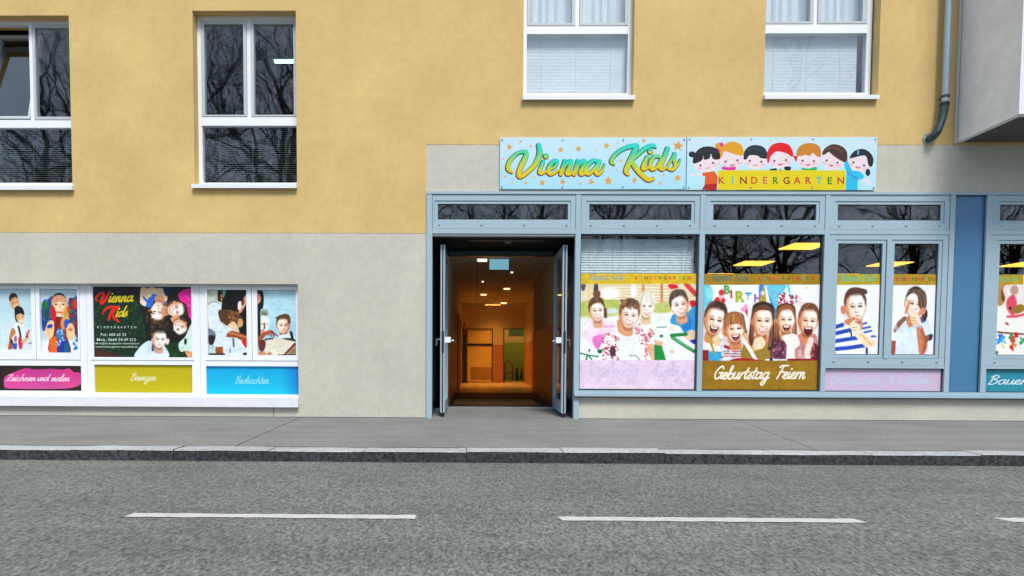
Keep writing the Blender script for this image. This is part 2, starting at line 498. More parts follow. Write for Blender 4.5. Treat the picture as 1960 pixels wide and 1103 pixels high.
    def spaced(s, txt, x0, x1, y, h, cols, bold=0.0):
        n = len(txt); step = (x1 - x0) / (n - 1) if n > 1 else 0
        for i, ch in enumerate(txt):
            tris, tw = font_tris(ch, bold); k = h / .73
            s.block(ch, x0 + i * step - tw * k / 2, y, h, cols[i % len(cols)], bold=bold)
    def finish(s, noise=3.0, blur=0, photo=False):
        im = s.im
        if photo:
            b = im.copy()
            for _ in range(7):
                for ax in (0, 1): b = (np.roll(b, 2, ax) + np.roll(b, -2, ax) + b * 2) / 4
            hi = np.clip((np.minimum(b, im) - 160) / 90, 0, 1)
            im = 255 - (255 - im) * (1 - .42 * hi)                      # washed-out print highlights
            lum = im.mean(2, keepdims=True); t = np.clip(im / 255, 0, 1)
            im = 255 * (t + .28 * (t * t * (3 - 2 * t) - t))
        for _ in range(blur):
            p = np.pad(im, ((1, 1), (1, 1), (0, 0)), 'edge')
            im = (p[:-2, 1:-1] + p[2:, 1:-1] + p[1:-1, :-2] + p[1:-1, 2:] + 2 * p[1:-1, 1:-1]) / 6
        im = im + s.rng.normal(0, noise, (s.H, s.W, 1))
        im = im + s.fld[..., None] * noise * np.array([.5, .6, .8])
        s.im = np.clip(im, 0, 255)
        return s

SCRIPT = {}
_bowl = [(.75, .82), (.5, 1), (.2, .8), (.1, .4), (.25, .04), (.5, .12), (.72, .5), (.8, 1)]
_dots = [[(.3, 1.45)], [(.68, 1.45)]]
SCRIPT.update({
 'a': ([_bowl, [(.8, 1), (.74, .4), (.85, .05), (1.05, .2)]], .95),
 'b': ([[(.0, .3), (.25, 1.1), (.42, 1.85), (.33, 2.05), (.2, 1.6), (.16, .6), (.3, .05), (.6, .06), (.75, .5), (.6, .9), (.3, .7)]], .8),
 'c': ([[(.7, .8), (.5, 1), (.2, .8), (.1, .4), (.3, .02), (.55, .05), (.8, .3)]], .72),
 'd': ([_bowl, [(1.0, 2.0), (.85, 1.0), (.76, .35), (.88, .05), (1.1, .2)]], .98),
 'e': ([[(.0, .25), (.4, .5), (.62, .8), (.45, 1.0), (.2, .8), (.12, .4), (.3, .03), (.58, .08), (.8, .3)]], .72),
 'f': ([[(.75, 1.75), (.6, 2.05), (.42, 1.7), (.3, .6), (.2, -.6), (.05, -.9), (.0, -.5), (.3, .0)], [(.08, .95), (.65, 1.0)]], .6),
 'g': ([_bowl, [(.8, 1), (.72, .2), (.6, -.6), (.35, -.95), (.1, -.7), (.4, -.25), (1.0, .2)]], .92),
 'h': ([[(.1, 0), (.3, 1.2), (.42, 2.0)], [(.15, .3), (.38, .85), (.6, .98), (.7, .7), (.62, .2), (.75, .02), (.95, .2)]], .9),
 'i': ([[(.2, 1), (.13, .3), (.25, .03), (.5, .2)], [(.3, 1.5)]], .42),
 'k': ([[(.1, 0), (.3, 1.2), (.42, 2.0)], [(.75, .95), (.3, .45), (.6, .1), (.9, .15)]], .85),
 'l': ([[(.05, .3), (.35, 1.3), (.42, 2.0), (.27, 1.9), (.17, .8), (.22, .05), (.5, .2)]], .5),
 'm': ([[(.1, 0), (.2, .95)], [(.15, .4), (.4, .95), (.52, .8), (.45, 0)], [(.47, .4), (.75, .97), (.9, .8), (.8, .2), (.92, .02), (1.12, .2)]], 1.1),
 'n': ([[(.1, 0), (.2, .95)], [(.15, .4), (.45, .97), (.62, .8), (.54, .2), (.66, .02), (.9, .2)]], .85),
 'o': ([[(.5, 1), (.2, .8), (.1, .4), (.3, .02), (.6, .25), (.66, .7), (.5, 1), (.8, .9)]], .76),
 'r': ([[(.1, 0), (.22, .98)], [(.17, .5), (.4, .95), (.62, .9)]], .58),
 's': ([[(.0, .2), (.35, .75), (.45, 1.0), (.42, .7), (.55, .35), (.4, .03), (.1, .08)]], .6),
 't': ([[(.38, 1.7), (.2, .4), (.3, .03), (.55, .2)], [(.05, 1.1), (.62, 1.15)]], .52),
 'u': ([[(.15, 1), (.1, .3), (.3, .03), (.55, .3), (.7, 1)], [(.7, 1), (.64, .3), (.75, .03), (.95, .2)]], .86),
 'w': ([[(.12, 1), (.13, .2), (.3, .05), (.5, .9)], [(.5, .9), (.53, .15), (.7, .05), (.9, .95), (1.05, .9)]], .98),
 '\u00df': ([[(.0, -.6), (.25, 1.2), (.5, 1.95), (.7, 1.65), (.45, 1.1), (.75, .65), (.6, .05), (.35, .1)]], .82),
 'G': ([[(1.1, 1.6), (.85, 2), (.4, 1.6), (.15, .8), (.4, .05), (.85, .25), (1.05, .95)], [(.65, .95), (1.2, 1.0)], [(1.05, .95), (1.0, .2), (1.2, .1)]], 1.2),
 'F': ([[(.2, 1.75), (.5, 1.98), (1.35, 2.0)], [(.7, 1.95), (.5, .9), (.25, 0)], [(.4, 1.0), (1.0, 1.06)]], 1.0),
 'R': ([[(.2, 0), (.5, 1.9)], [(.1, 1.5), (.6, 2), (1.1, 1.75), (.85, 1.2), (.4, 1.05)], [(.5, 1.05), (.8, .4), (1.2, .1)]], 1.15),
 'A': ([[(0, .1), (.5, 1), (.95, 2), (.95, 1), (1.05, .1)], [(.2, .7), (1.2, .8)]], 1.15),
 'B': ([[(.2, 0), (.5, 1.95)], [(.15, 1.6), (.7, 2.02), (1.0, 1.6), (.5, 1.1)], [(.5, 1.1), (1.0, .8), (.85, .2), (.4, 0), (.1, .12)]], 1.1),
 'Z': ([[(.2, 1.7), (.5, 1.95), (1.05, 1.9)], [(1.05, 1.9), (.55, .9), (.05, .05)], [(.05, .05), (.5, .15), (1.05, .05)], [(.25, 1), (.85, 1.06)]], 1.1),
 'E': ([[(1.05, 1.7), (.75, 2), (.4, 1.6), (.68, 1.12)], [(.68, 1.12), (.2, .7), (.35, .05), (1.0, .25)]], 1.0),
 'V': ([[(.0, 1.2), (.25, 1.85), (.45, 1.5), (.4, .05)], [(.4, .05), (.85, 1), (1.15, 2)]], .95),
 'K': ([[(.2, 0), (.5, 2)], [(1.15, 1.95), (.42, 1.05), (1.2, .0)]], 1.15),
 '&': ([[(.95, .05), (.3, 1.3), (.5, 1.9), (.78, 1.5), (.22, .6), (.35, .05), (.7, .1), (1.0, .75)]], 1.1),
})
SCRIPT['\u00e4'] = (SCRIPT['a'][0] + _dots, SCRIPT['a'][1])
SCRIPT['\u00fc'] = (SCRIPT['u'][0] + _dots, SCRIPT['u'][1])

_ft = {}
def font_tris(txt, bold=0.0):
    key = (txt, bold)
    if key not in _ft:
        cu = bpy.data.curves.new('lettering', 'FONT'); cu.body = txt; cu.resolution_u = 2; cu.offset = bold; cu.fill_mode = 'FRONT'
        ob = bpy.data.objects.new('lettering', cu)
        me = ob.to_mesh(); me.calc_loop_triangles()
        vs = [(v.co.x, v.co.y) for v in me.vertices]
        tr = [[vs[i] for i in t.vertices] for t in me.loop_triangles]
        w = max([v[0] for v in vs], default=.3)
        ob.to_mesh_clear(); bpy.data.objects.remove(ob); bpy.data.curves.remove(cu)
        _ft[key] = (tr, max(w, .05))
    return _ft[key]

def kid(A, c, w, h, rot=0, skin=(247, 224, 206), shade=(208, 148, 110), hair=(92, 58, 38), mouth='smile', fringe='side', long=0, lit=1, eyes=1, turn=.08):
    """a printed portrait head: w, h half sizes of the head; rot turns it clockwise, turn shifts the features, lit is the bright side"""
    cr, sr = math.cos(R(rot)), math.sin(R(rot))
    L = lambda u, v: (c[0] + u * w * cr - v * h * sr, c[1] + u * w * sr + v * h * cr)
    F = lambda u, v: L(u * (1 - .5 * abs(turn)) + turn, v)
    g = A.rng
    hd = tuple(x * .5 for x in hair); hl = tuple(min(255, x * 1.45 + 26) for x in hair)
    deep = tuple(x * .72 for x in shade)
    def strands(n, top=-1.12, lo=-.35, spread=1.0):
        for _ in range(n):
            u = g.uniform(-1.0, 1.0); k = math.sqrt(max(0, 1 - u * u * .9))
            v1 = lo + g.uniform(-.2, .12) - .38 * k + .3 * abs(u)
            A.line([L(u * .35 + g.uniform(-.1, .1), top + .04), L(u * .85, (top + v1) / 2 - .08 * k), L(u * spread + g.uniform(-.08, .08), v1)], g.uniform(.03, .08) * w, (hd, hair, hl, hair)[g.integers(4)], .09 * w, a=.6)
    if long:
        A.poly([L(-1.05, -.2), L(-.9, -.95), L(0, -1.18), L(.92, -.95), L(1.08, -.1), L(1.16, long), L(.7, long + .25), L(.6, .5), L(-.6, .5), L(-.75, long + .2), L(-1.2, long)], hd, .14 * w)
        for _ in range(22):
            u = g.uniform(.72, 1.14) * (1 if g.random() < .5 else -1)
            A.line([L(u * .9, -.5), L(u * g.uniform(.95, 1.08), .4), L(u * g.uniform(.8, 1.1), long + g.uniform(-.2, .2))], g.uniform(.04, .1) * w, (hd, hair, hl)[g.integers(3)], .1 * w, a=.7)
    A.ell(L(0, -.14), w * 1.0, h * 1.03, hd, rot, .14 * w)
    A.poly([L(-.42, .65), L(.42, .65), L(.55, 1.45), L(-.55, 1.45)], shade, .16 * w)
    A.poly([L(-.4, .8), L(.4, .85), L(.3, 1.12), L(-.3, 1.1)], deep, .25 * w, a=.8)
    for sd in (-1, 1):
        if sd * turn < .12: A.ell(L(sd * .93 - turn * .3, .1), w * .13, h * .18, shade, rot, .08 * w)
    face = [L(-.86, -.45), L(-.52, -.86), L(0, -.96), L(.52, -.86), L(.86, -.45), L(.88, .12), L(.72, .56), L(.36, .9), L(.05, 1.0), L(-.36, .9), L(-.72, .56), L(-.88, .12)]
    A.poly(face, shade, .1 * w)
    A.ell(L(.12 * lit, -.02), w * .8, h * .88, skin, rot, .3 * w)
    A.ell(L(-.78 * lit, .2), w * .3, h * .7, shade, rot, .5 * w, .6)
    A.ell(F(.12 * lit, -.38), w * .5, h * .3, (255, 246, 238), rot, .4 * w, .55)
    A.ell(F(.42 * lit, .26), w * .26, h * .16, (255, 246, 240), rot, .3 * w, .7); A.ell(F(-.42 * lit, .3), w * .22, h * .15, (244, 196, 172), rot, .3 * w, .5); A.ell(F(.5 * lit, .4), w * .2, h * .14, (246, 200, 178), rot, .3 * w, .4)
    A.ell(L(0, -.86), w * .7, h * .2, hd, rot, .3 * w, .55)
    if fringe == 'side':
        A.poly([L(-.98, .12), L(-1.02, -.5), L(-.6, -1.08), L(.1, -1.2), L(.72, -1.04), L(1.0, -.45), L(.94, .02), L(.8, -.45), L(.3, -.72), L(-.3, -.6), L(-.76, -.38), L(-.88, 0)], hair, .14 * w); strands(30)
    elif fringe == 'full':
        A.poly([L(-.98, .2), L(-1.02, -.5), L(-.6, -1.08), L(.1, -1.18), L(.72, -1.04), L(1.0, -.45), L(.96, .15), L(.82, -.18), L(.5, -.26), L(.1, -.34), L(-.4, -.25), L(-.82, -.14)], hair, .14 * w); strands(38, lo=.02)
    elif fringe == 'short':
        A.poly([L(-.96, -.02), L(-1.0, -.5), L(-.6, -1.08), L(0, -1.18), L(.6, -1.08), L(1.0, -.5), L(.96, -.04), L(.82, -.52), L(.4, -.78), L(-.2, -.8), L(-.76, -.54)], hair, .16 * w); strands(26, lo=-.5)
    dk = (52, 34, 28)
    if eyes:
        for sd in (-1, 1):
            A.ell(F(sd * .37, -.03), w * .22, h * .1, shade, rot, .2 * w, .4)
            A.line([F(sd * .2, -.15), F(sd * .38, -.195), F(sd * .6, -.12)], .08 * w, tuple(x * .8 + 24 for x in hair), .1 * w, a=.6)
            A.ell(F(sd * .37, .015), w * .15, h * .042, dk, rot, .08 * w, .85)
            A.line([F(sd * .21, .03), F(sd * .37, -.025), F(sd * .54, .025)], .06 * w, dk, .06 * w, a=.8)
            A.ell(F(sd * .37 + .02, .015), w * .065, h * .045, (26, 18, 16), rot, .05 * w, .85)
            A.ell(F(sd * .37, .12), w * .2, h * .035, (236, 196, 172), rot, .1 * w, .6)
    A.line([F(-.1 * lit, -.05), F(-.14 * lit, .2), F(-.14 * lit, .33)], .1 * w, shade, .14 * w, a=.6)
    A.ell(F(.04 * lit, .26), w * .1, h * .07, (255, 250, 246), rot, .1 * w, .8)
    A.line([F(-.15, .35), F(-.02, .4), F(.14, .35)], .07 * w, (150, 88, 64), .09 * w, a=.75)
    A.poly([L(-.62, .7), L(-.25, .9), L(.2, .92), L(.62, .68), L(.36, 1.0), L(0, 1.05), L(-.36, 1.0)], deep, .16 * w, a=.5)
    if mouth == 'smile':
        A.poly([F(-.42, .49), F(-.2, .545), F(0, .56), F(.22, .535), F(.44, .47), F(.27, .68), F(0, .76), F(-.25, .69)], (184, 92, 82), .08 * w, a=.9)
        A.poly([F(-.32, .54), F(0, .59), F(.34, .525), F(.2, .635), F(0, .67), F(-.18, .645)], (255, 252, 248), .06 * w)
        for sd in (-1, 1): A.line([F(sd * .28, .3), F(sd * .46, .42), F(sd * .5, .56)], .05 * w, shade, .09 * w, a=.7)
    elif mouth == 'open':
        A.poly([F(-.4, .44), F(0, .48), F(.43, .42), F(.32, .72), F(.03, .86), F(-.28, .76)], (92, 26, 24), .08 * w)
        A.poly([F(-.31, .46), F(0, .5), F(.35, .45), F(.24, .57), F(-.2, .58)], (255, 250, 246), .06 * w)
        A.ell(F(.02, .75), w * .16, h * .06, (196, 100, 92), rot, .07 * w)
        for sd in (-1, 1): A.line([F(sd * .28, .28), F(sd * .48, .42), F(sd * .5, .6)], .06 * w, shade, .09 * w, a=.75)
    else:
        A.line([F(-.19, .6), F(0, .585), F(.2, .595)], .1 * w, (184, 96, 84), .08 * w); A.line([F(-.12, .72), F(.14, .715)], .07 * w, shade, .1 * w, a=.6)

GRASS = [(20, 62, 24), (34, 88, 34), (12, 40, 18), (48, 104, 46), (24, 70, 40)]
KC = [(205, 40, 50), (70, 175, 205), (130, 40, 30), (210, 60, 20), (215, 70, 110), (40, 130, 40), (120, 40, 20), (210, 60, 30), (185, 30, 60), (80, 175, 190), (30, 130, 40), (190, 40, 40)]
KW = 'KINDERGARTEN'

def band(A, y0, y1, x0, x1, col, s0, s1, k0, k1, sc=(116, 138, 120), sh=(222, 205, 130), both=3):
    A.rect(x0 - 60, y0, x1 + 60, y1, col)
    m = (y0 + y1) / 2; h = y1 - y0
    if both & 1:
        wtot = 9.4
        xh = (s1 - s0) / wtot * 1.02
        for dx, cc, ww in ((1.5, sh, .2), (0, sc, .2)):
            e = A.script('Vienna', s0 + dx, m + h * .2 + dx, xh, xh * ww, cc, .35, .02)
            A.script('Kids', e + xh * .6, m + h * .2 + dx, xh, xh * ww, cc, .35, .02)
    if both & 2:
        A.spaced(KW, k0, k1, m + h * .14, h * .28, KC, .012)

def art_painting_pair():
    A = Art((-190, 97), (445, 97), (-165, 992), .62, (176, 204, 216))
    A.tex = .045
    A.ell((150, 800), 420, 300, (200, 222, 228), 0, 200, .8)
    A.poly([(-190, 860), (500, 880), (500, 1000), (-190, 1000)], (206, 220, 224), 30, False, .8)
    # standing woman behind, girl leaning forward
    A.ell((115, 225), 78, 72, (38, 26, 20), -12, 6)
    A.poly([(60, 270), (90, 225), (160, 205), (205, 250), (220, 320), (185, 385), (130, 390), (85, 350)], (196, 138, 92), 8)
    A.ell((150, 305), 52, 70, (222, 172, 128), 10, 22)
    for p in ((122, 290), (172, 280)): A.ell(p, 13, 8, (60, 36, 26), 0, 4)
    A.poly([(120, 345), (155, 350), (190, 338), (170, 368), (140, 372)], (240, 230, 224), 5)
    A.poly([(135, 380), (150, 350), (200, 335), (270, 360), (305, 420), (300, 470), (240, 440), (180, 470), (195, 560), (150, 530)], (20, 16, 18), 7)
    A.poly([(165, 470), (230, 445), (300, 465), (300, 540), (270, 590), (220, 580), (180, 540)], (214, 160, 118), 8)
    A.ell((245, 515), 45, 50, (236, 188, 146), 15, 22)
    for p in ((215, 500), (278, 488)): A.ell(p, 11, 6, (50, 30, 24), 0, 4)
    A.poly([(225, 540), (260, 545), (295, 525), (275, 562), (245, 566)], (250, 242, 236), 4)
    A.poly([(120, 590), (190, 570), (280, 600), (350, 660), (340, 740), (250, 800), (110, 800), (90, 690)], (222, 230, 236), 10)
    A.line([(205, 630), (225, 690), (240, 770), (248, 850)], 34, (22, 20, 24), 4)
    A.poly([(40, 770), (70, 680), (105, 645), (150, 690), (140, 740), (95, 770), (80, 830), (40, 820)], (186, 128, 74), 8)
    A.line([(275, 850), (330, 820), (380, 770), (400, 700)], [60, 44, 34, 18], (222, 172, 142), 6)
    A.line([(350, 770), (365, 720), (405, 672)], [44, 28, 10], (176, 40, 62), 5)
    for q in ([(350, 740), (330, 690)], [(375, 730), (372, 668)]): A.line(q, 12, (216, 150, 140), 4)
    A.poly([(15, 945), (35, 850), (75, 800), (110, 850), (100, 930), (60, 950)], (168, 92, 36), 8)
    A.line([(60, 820), (115, 900)], 26, (28, 26, 30), 6)
    A.poly([(85, 865), (180, 860), (172, 945), (115, 950)], (38, 92, 190), 5, False)
    A.ell((150, 800), 26, 46, (150, 50, 110), 0, 10, .8)
    A.poly([(195, 845), (275, 850), (268, 940), (215, 946)], (222, 26, 70), 5, False)
    A.poly([(205, 780), (245, 775), (250, 850), (205, 850)], (190, 60, 50), 6)
    A.line([(385, 860), (480, 860)], 12, (120, 96, 84), 4); A.line([(420, 800), (455, 855)], 8, (190, 196, 196), 3)
    A.ell((440, 440), 24, 16, (60, 120, 70), 0, 8, .8)
    return A.finish(4, 1, True)

def art_painted_child():
    A = Art((588, 97), (1112, 97), (612, 996), .62, (176, 200, 212))
    A.tex = .045
    A.rect(560, 820, 1160, 1010, (226, 236, 242), 60)
    A.poly([(610, 300), (690, 240), (760, 200), (740, 420), (730, 560), (650, 680), (612, 640)], (40, 74, 150), 12)
    A.blotch(615, 260, 740, 640, [(30, 60, 140), (20, 46, 110), (34, 110, 80), (16, 90, 40), (60, 120, 190)], 50, 12, 42, 6, .8)
    A.ell((648, 320), 44, 52, (34, 120, 40), 0, 14, .9)
    A.poly([(980, 250), (1050, 220), (1115, 230), (1118, 760), (1060, 700), (1000, 560)], (70, 60, 110), 14)
    A.blotch(985, 240, 1115, 740, [(190, 40, 30), (150, 40, 60), (30, 90, 130), (40, 120, 110), (190, 120, 30), (50, 40, 90), (100, 30, 30)], 70, 10, 36, 6, .85)
    A.ell((1075, 300), 42, 66, (206, 60, 40), 0, 16, .9)
    A.blotch(985, 150, 1110, 260, [(60, 110, 190), (90, 140, 210)], 7, 6, 16, 4, .7)
    # shirt and torso
    A.poly([(720, 1000), (718, 800), (760, 640), (790, 540), (850, 490), (910, 500), (940, 600), (960, 760), (1010, 1000)], (150, 60, 24), 10)
    A.poly([(720, 1000), (720, 820), (770, 760), (815, 800), (820, 1000)], (226, 104, 24), 8)
    A.poly([(830, 1000), (850, 820), (950, 810), (990, 900), (1000, 1000)], (28, 60, 160), 8)
    A.ell((955, 930), 40, 80, (20, 110, 120), 0, 20, .8)
    A.poly([(820, 680), (870, 650), (920, 700), (915, 800), (860, 830), (815, 770)], (60, 120, 180), 10)
    A.blotch(820, 660, 920, 900, [(200, 226, 236), (40, 90, 180), (240, 244, 246)], 14, 10, 26, 5, .8)
    A.poly([(800, 500), (845, 480), (880, 500), (830, 640), (770, 780), (730, 790), (770, 640)], (128, 26, 16), 10)
    A.poly([(880, 510), (930, 530), (930, 660), (880, 640)], (216, 150, 84), 10)
    # head
    A.ell((848, 290), 112, 142, (40, 24, 20), 0, 8)
    A.poly([(740, 300), (760, 210), (850, 175), (940, 215), (960, 320), (930, 420), (880, 485), (825, 480), (770, 410)], (214, 150, 104), 8)
    A.ell((855, 310), 82, 120, (244, 206, 172), 0, 34)
    A.ell((850, 235), 70, 34, (206, 130, 84), 0, 26, .7)
    for p in ((808, 308), (905, 308)): A.ell(p, 19, 11, (70, 40, 30), 0, 5)
    for q in ([(780, 275), (810, 266), (832, 276)], [(880, 274), (910, 264), (935, 274)]): A.line(q, 9, (110, 66, 44), 4)
    A.line([(858, 310), (862, 365)], 12, (206, 140, 100), 8)
    A.poly([(805, 418), (850, 412), (895, 420), (860, 438)], (200, 90, 80), 5)
    A.ell((850, 462), 38, 24, (248, 232, 216), 0, 20, .7)
    # painted hands and forearms
    A.poly([(735, 340), (770, 335), (805, 420), (800, 520), (770, 560), (740, 520), (728, 420)], (196, 26, 30), 7)
    A.poly([(930, 370), (985, 340), (998, 400), (975, 470), (985, 540), (940, 560), (920, 480)], (200, 160, 50), 7)
    A.poly([(960, 345), (1000, 350), (995, 420), (970, 420)], (214, 60, 44), 6)
    A.poly([(925, 540), (985, 530), (985, 620), (930, 640)], (26, 90, 190), 7)
    A.poly([(725, 540), (775, 560), (780, 690), (750, 790), (690, 790), (650, 720), (680, 590)], (232, 188, 152), 8)
    A.ell((722, 622), 40, 26, (28, 60, 160), -20, 9)
    A.poly([(970, 600), (1040, 590), (1070, 700), (1050, 800), (1000, 815), (955, 760)], (232, 186, 148), 8)
    A.ell((1010, 670), 30, 20, (170, 110, 60), 0, 14, .8)
    A.blotch(1040, 800, 1130, 990, [(30, 100, 180), (20, 60, 130), (60, 160, 190), (240, 246, 248)], 22, 10, 30, 5, .9)
    return A.finish(4, 1, True)

def art_meadow_circle():
    A = Art((58, 68), (1462, 74), (96, 1044), .5, (16, 44, 20))
    A.tex = .045
    A.blotch(60, 230, 860, 1050, GRASS, 520, 8, 26, 6, .7)
    A.blotch(60, 230, 860, 1050, [(80, 130, 70), (10, 26, 12)], 160, 4, 12, 3, .6)
    A.poly([(58, 60), (760, 60), (760, 230), (400, 180), (58, 200)], (6, 10, 8), 60, False)
    A.poly([(90, 940), (300, 970), (520, 1050), (90, 1060)], (70, 38, 24), 12)
    A.blotch(1080, 800, 1480, 1050, GRASS, 200, 8, 24, 5, .7)
    A.poly([(740, 60), (1470, 60), (1470, 760), (1090, 820), (860, 800), (800, 560), (740, 330)], (20, 16, 12), 30)
    # blue-clad child, upside down at the top
    A.poly([(745, 90), (830, 90), (860, 180), (830, 330), (780, 330), (740, 270)], (226, 186, 158), 8)
    A.poly([(840, 90), (960, 90), (980, 200), (860, 220)], (230, 190, 160), 8)
    A.poly([(960, 100), (1080, 100), (1120, 200), (1100, 280), (1020, 240)], (226, 186, 156), 8)
    A.poly([(780, 190), (850, 250), (930, 170), (1090, 270), (1085, 315), (1010, 290), (950, 240), (890, 350), (830, 345), (790, 260)], (40, 110, 205), 8)
    A.poly([(1060, 70), (1180, 70), (1160, 190), (1090, 190)], (26, 40, 80), 10)
    A.poly([(735, 260), (790, 250), (830, 300), (800, 335), (750, 310)], (238, 208, 188), 8)
    # faces in a ring
    def lying(c, w, h, rot, hair, mouth='smile', skin=(240, 226, 216)):
        kid(A, c, w, h, rot, skin, (206, 150, 116), hair, mouth, 'short')
    lying((990, 420), 108, 150, 186, (90, 60, 34), 'shut')
    A.blotch(820, 400, 920, 560, [(140, 110, 70), (90, 64, 36), (40, 28, 18)], 20, 12, 30, 6, .7)
    lying((1250, 380), 108, 138, 80, (60, 42, 30))
    A.poly([(1270, 170), (1360, 110), (1470, 130), (1475, 500), (1420, 480), (1390, 330), (1300, 260)], (222, 30, 150), 8)
    for q in ([(1350, 180), (1440, 260)], [(1400, 330), (1465, 330)]): A.line(q, 8, (250, 110, 190), 4)
    lying((1310, 635), 98, 124, 148, (30, 20, 18))
    A.poly([(1290, 860), (1380, 760), (1470, 590), (1480, 1000), (1400, 960), (1320, 970)], (196, 224, 210), 8)
    A.poly([(1380, 960), (1480, 980), (1470, 1050), (1420, 1040)], (216, 150, 110), 8)
    A.ell((1385, 830), 18, 44, (20, 20, 18), 0, 8)
    A.poly([(700, 1060), (720, 940), (860, 820), (1010, 860), (1100, 900), (1140, 1060)], (198, 218, 236), 8)
    A.poly([(925, 860), (975, 935), (915, 960)], (60, 66, 84), 5)
    A.blotch(880, 560, 1130, 730, [(60, 44, 28), (36, 26, 18), (90, 66, 40)], 40, 14, 40, 6, .9)
    kid(A, (1020, 800), 104, 128, 4, (236, 228, 226), (196, 160, 140), (70, 52, 34), 'shut', 'none')
    A.ell((1135, 830), 24, 44, (226, 206, 196), 10, 8)
    # lettering
    for dx, c1, c2 in ((7, (30, 6, 6), (50, 40, 4)), (0, (214, 34, 26), (206, 186, 30))):
        A.line([(130 + dx, 270), (120 + dx, 220), (175 + dx, 165), (225 + dx, 170), (195 + dx, 260), (205 + dx, 300), (255 + dx, 240), (305 + dx, 140)], [20, 30, 34, 38, 42, 44, 38, 22], c1)
        A.script('ienna', 284 + dx, 280, 76, 22, c2, .32, .02, 1.0, 1.18)
        A.line([(215 + dx, 450), (235 + dx, 400), (310 + dx, 350), (440 + dx, 350)], [16, 26, 34, 26], c1)
        A.line([(375 + dx, 350), (330 + dx, 440), (305 + dx, 520)], 38, c1)
        A.line([(450 + dx, 345), (405 + dx, 385), (345 + dx, 440)], [20, 30, 30], c1)
        A.line([(345 + dx, 430), (380 + dx, 500), (450 + dx, 555)], [30, 38, 24], c1)
        A.script('ids', 390 + dx, 485, 72, 22, c2, .32, .02, 1.0, 1.12)
    A.spaced(KW, 155, 675, 645, 32, [(226, 232, 226)], .012)
    A.block('Tel.: 600 65 33', 190, 752, 40, (238, 240, 238), 360, .01)
    A.block('Mob.: 0664 24 69 212', 140, 822, 40, (238, 240, 238), 550, .01)
    A.block('office@kindergarten-viennakids.at', 105, 868, 26, (228, 232, 228), 630, .015)
    A.block('www.kindergarten-viennakids.at', 120, 915, 28, (228, 232, 228), 595, .015)
    return A.finish(4.5, 1, True)

def art_reading_left():
    A = Art((36, 88), (600, 88), (55, 1024), .6, (196, 196, 180))
    A.tex = .045
    A.rect(30, 80, 190, 300, (190, 196, 180), 10)
    A.poly([(180, 80), (330, 80), (320, 280), (190, 250)], (26, 60, 52), 10, False)
    A.poly([(222, 150), (250, 150), (245, 240), (225, 240)], (206, 120, 50), 6, False)
    A.rect(250, 85, 300, 190, (120, 160, 140), 8); A.rect(180, 90, 215, 240, (18, 34, 40), 8)
    # woman's dark hair and profile
    A.poly([(330, 80), (620, 80), (620, 760), (520, 760), (470, 600), (330, 420), (240, 380), (250, 250), (290, 150)], (10, 8, 8), 6)
    A.poly([(600, 150), (560, 190), (545, 250), (510, 300), (480, 420), (520, 410), (570, 330), (605, 250)], (214, 160, 132), 6)
    A.poly([(480, 260), (520, 250), (530, 320), (490, 380), (470, 340)], (238, 214, 200), 10)
    A.ell((545, 270), 22, 40, (120, 60, 48), 15, 8)
    A.poly([(490, 380), (525, 352), (550, 362), (520, 392)], (192, 90, 84), 4)
    A.ell((515, 372), 16, 7, (250, 244, 240), -20, 3)
    # boy in front, back of the head
    A.poly([(40, 320), (90, 270), (160, 260), (225, 290), (230, 360), (200, 400), (220, 520), (290, 590), (390, 660), (330, 740), (400, 800), (400, 1030), (130, 1030), (120, 900), (150, 700), (70, 640), (45, 500)], (206, 222, 230), 8)
    A.line([(40, 300), (90, 265), (160, 262), (215, 300)], 7, (70, 84, 100), 3)
    A.line([(80, 650), (160, 690), (260, 690)], 9, (160, 180, 194), 6); A.line([(230, 560), (320, 640)], 10, (168, 186, 198), 8)
    A.poly([(55, 640), (150, 710), (140, 780), (60, 750)], (120, 126, 150), 8); A.poly([(55, 745), (150, 760), (110, 880), (60, 860)], (40, 34, 40), 8)
    A.poly([(190, 400), (240, 370), (380, 370), (470, 420), (540, 500), (545, 600), (500, 640), (440, 560), (400, 540), (330, 600), (270, 570), (215, 520)], (92, 60, 30), 7)
    A.blotch(300, 400, 530, 560, [(190, 140, 70), (150, 100, 48), (110, 70, 34), (70, 44, 22)], 36, 14, 34, 8, .6)
    A.poly([(330, 600), (400, 545), (450, 570), (440, 640), (480, 650), (470, 690), (400, 660)], (226, 190, 162), 8)
    A.poly([(490, 500), (545, 520), (540, 600), (490, 625), (465, 590)], (206, 160, 104), 8)
    A.poly([(310, 760), (350, 690), (420, 680), (590, 740), (600, 800), (520, 805), (420, 770)], (150, 84, 44), 7)
    A.line([(360, 700), (470, 730), (590, 760)], 26, (196, 124, 76), 16)
    A.poly([(400, 800), (470, 780), (520, 830), (600, 900), (600, 1030), (400, 1030)], (206, 222, 232), 8)
    A.line([(410, 790), (420, 900)], 26, (90, 100, 118), 8)
    A.poly([(535, 820), (600, 790), (600, 920), (560, 880)], (216, 24, 24), 6)
    A.poly([(150, 910), (260, 905), (265, 1000), (155, 1005)], (150, 84, 34), 10, False)
    A.rect(50, 1000, 290, 1040, (20, 18, 20), 6); A.ell((365, 960), 10, 40, (60, 76, 110), 0, 6, .6)
    A.rect(55, 880, 140, 1000, (176, 204, 206), 8)
    A.line([(420, 980), (520, 930), (600, 960)], 14, (180, 200, 214), 8); A.ell((590, 1010), 40, 22, (40, 40, 48), 0, 6)
    return A.finish(4, 1, True)

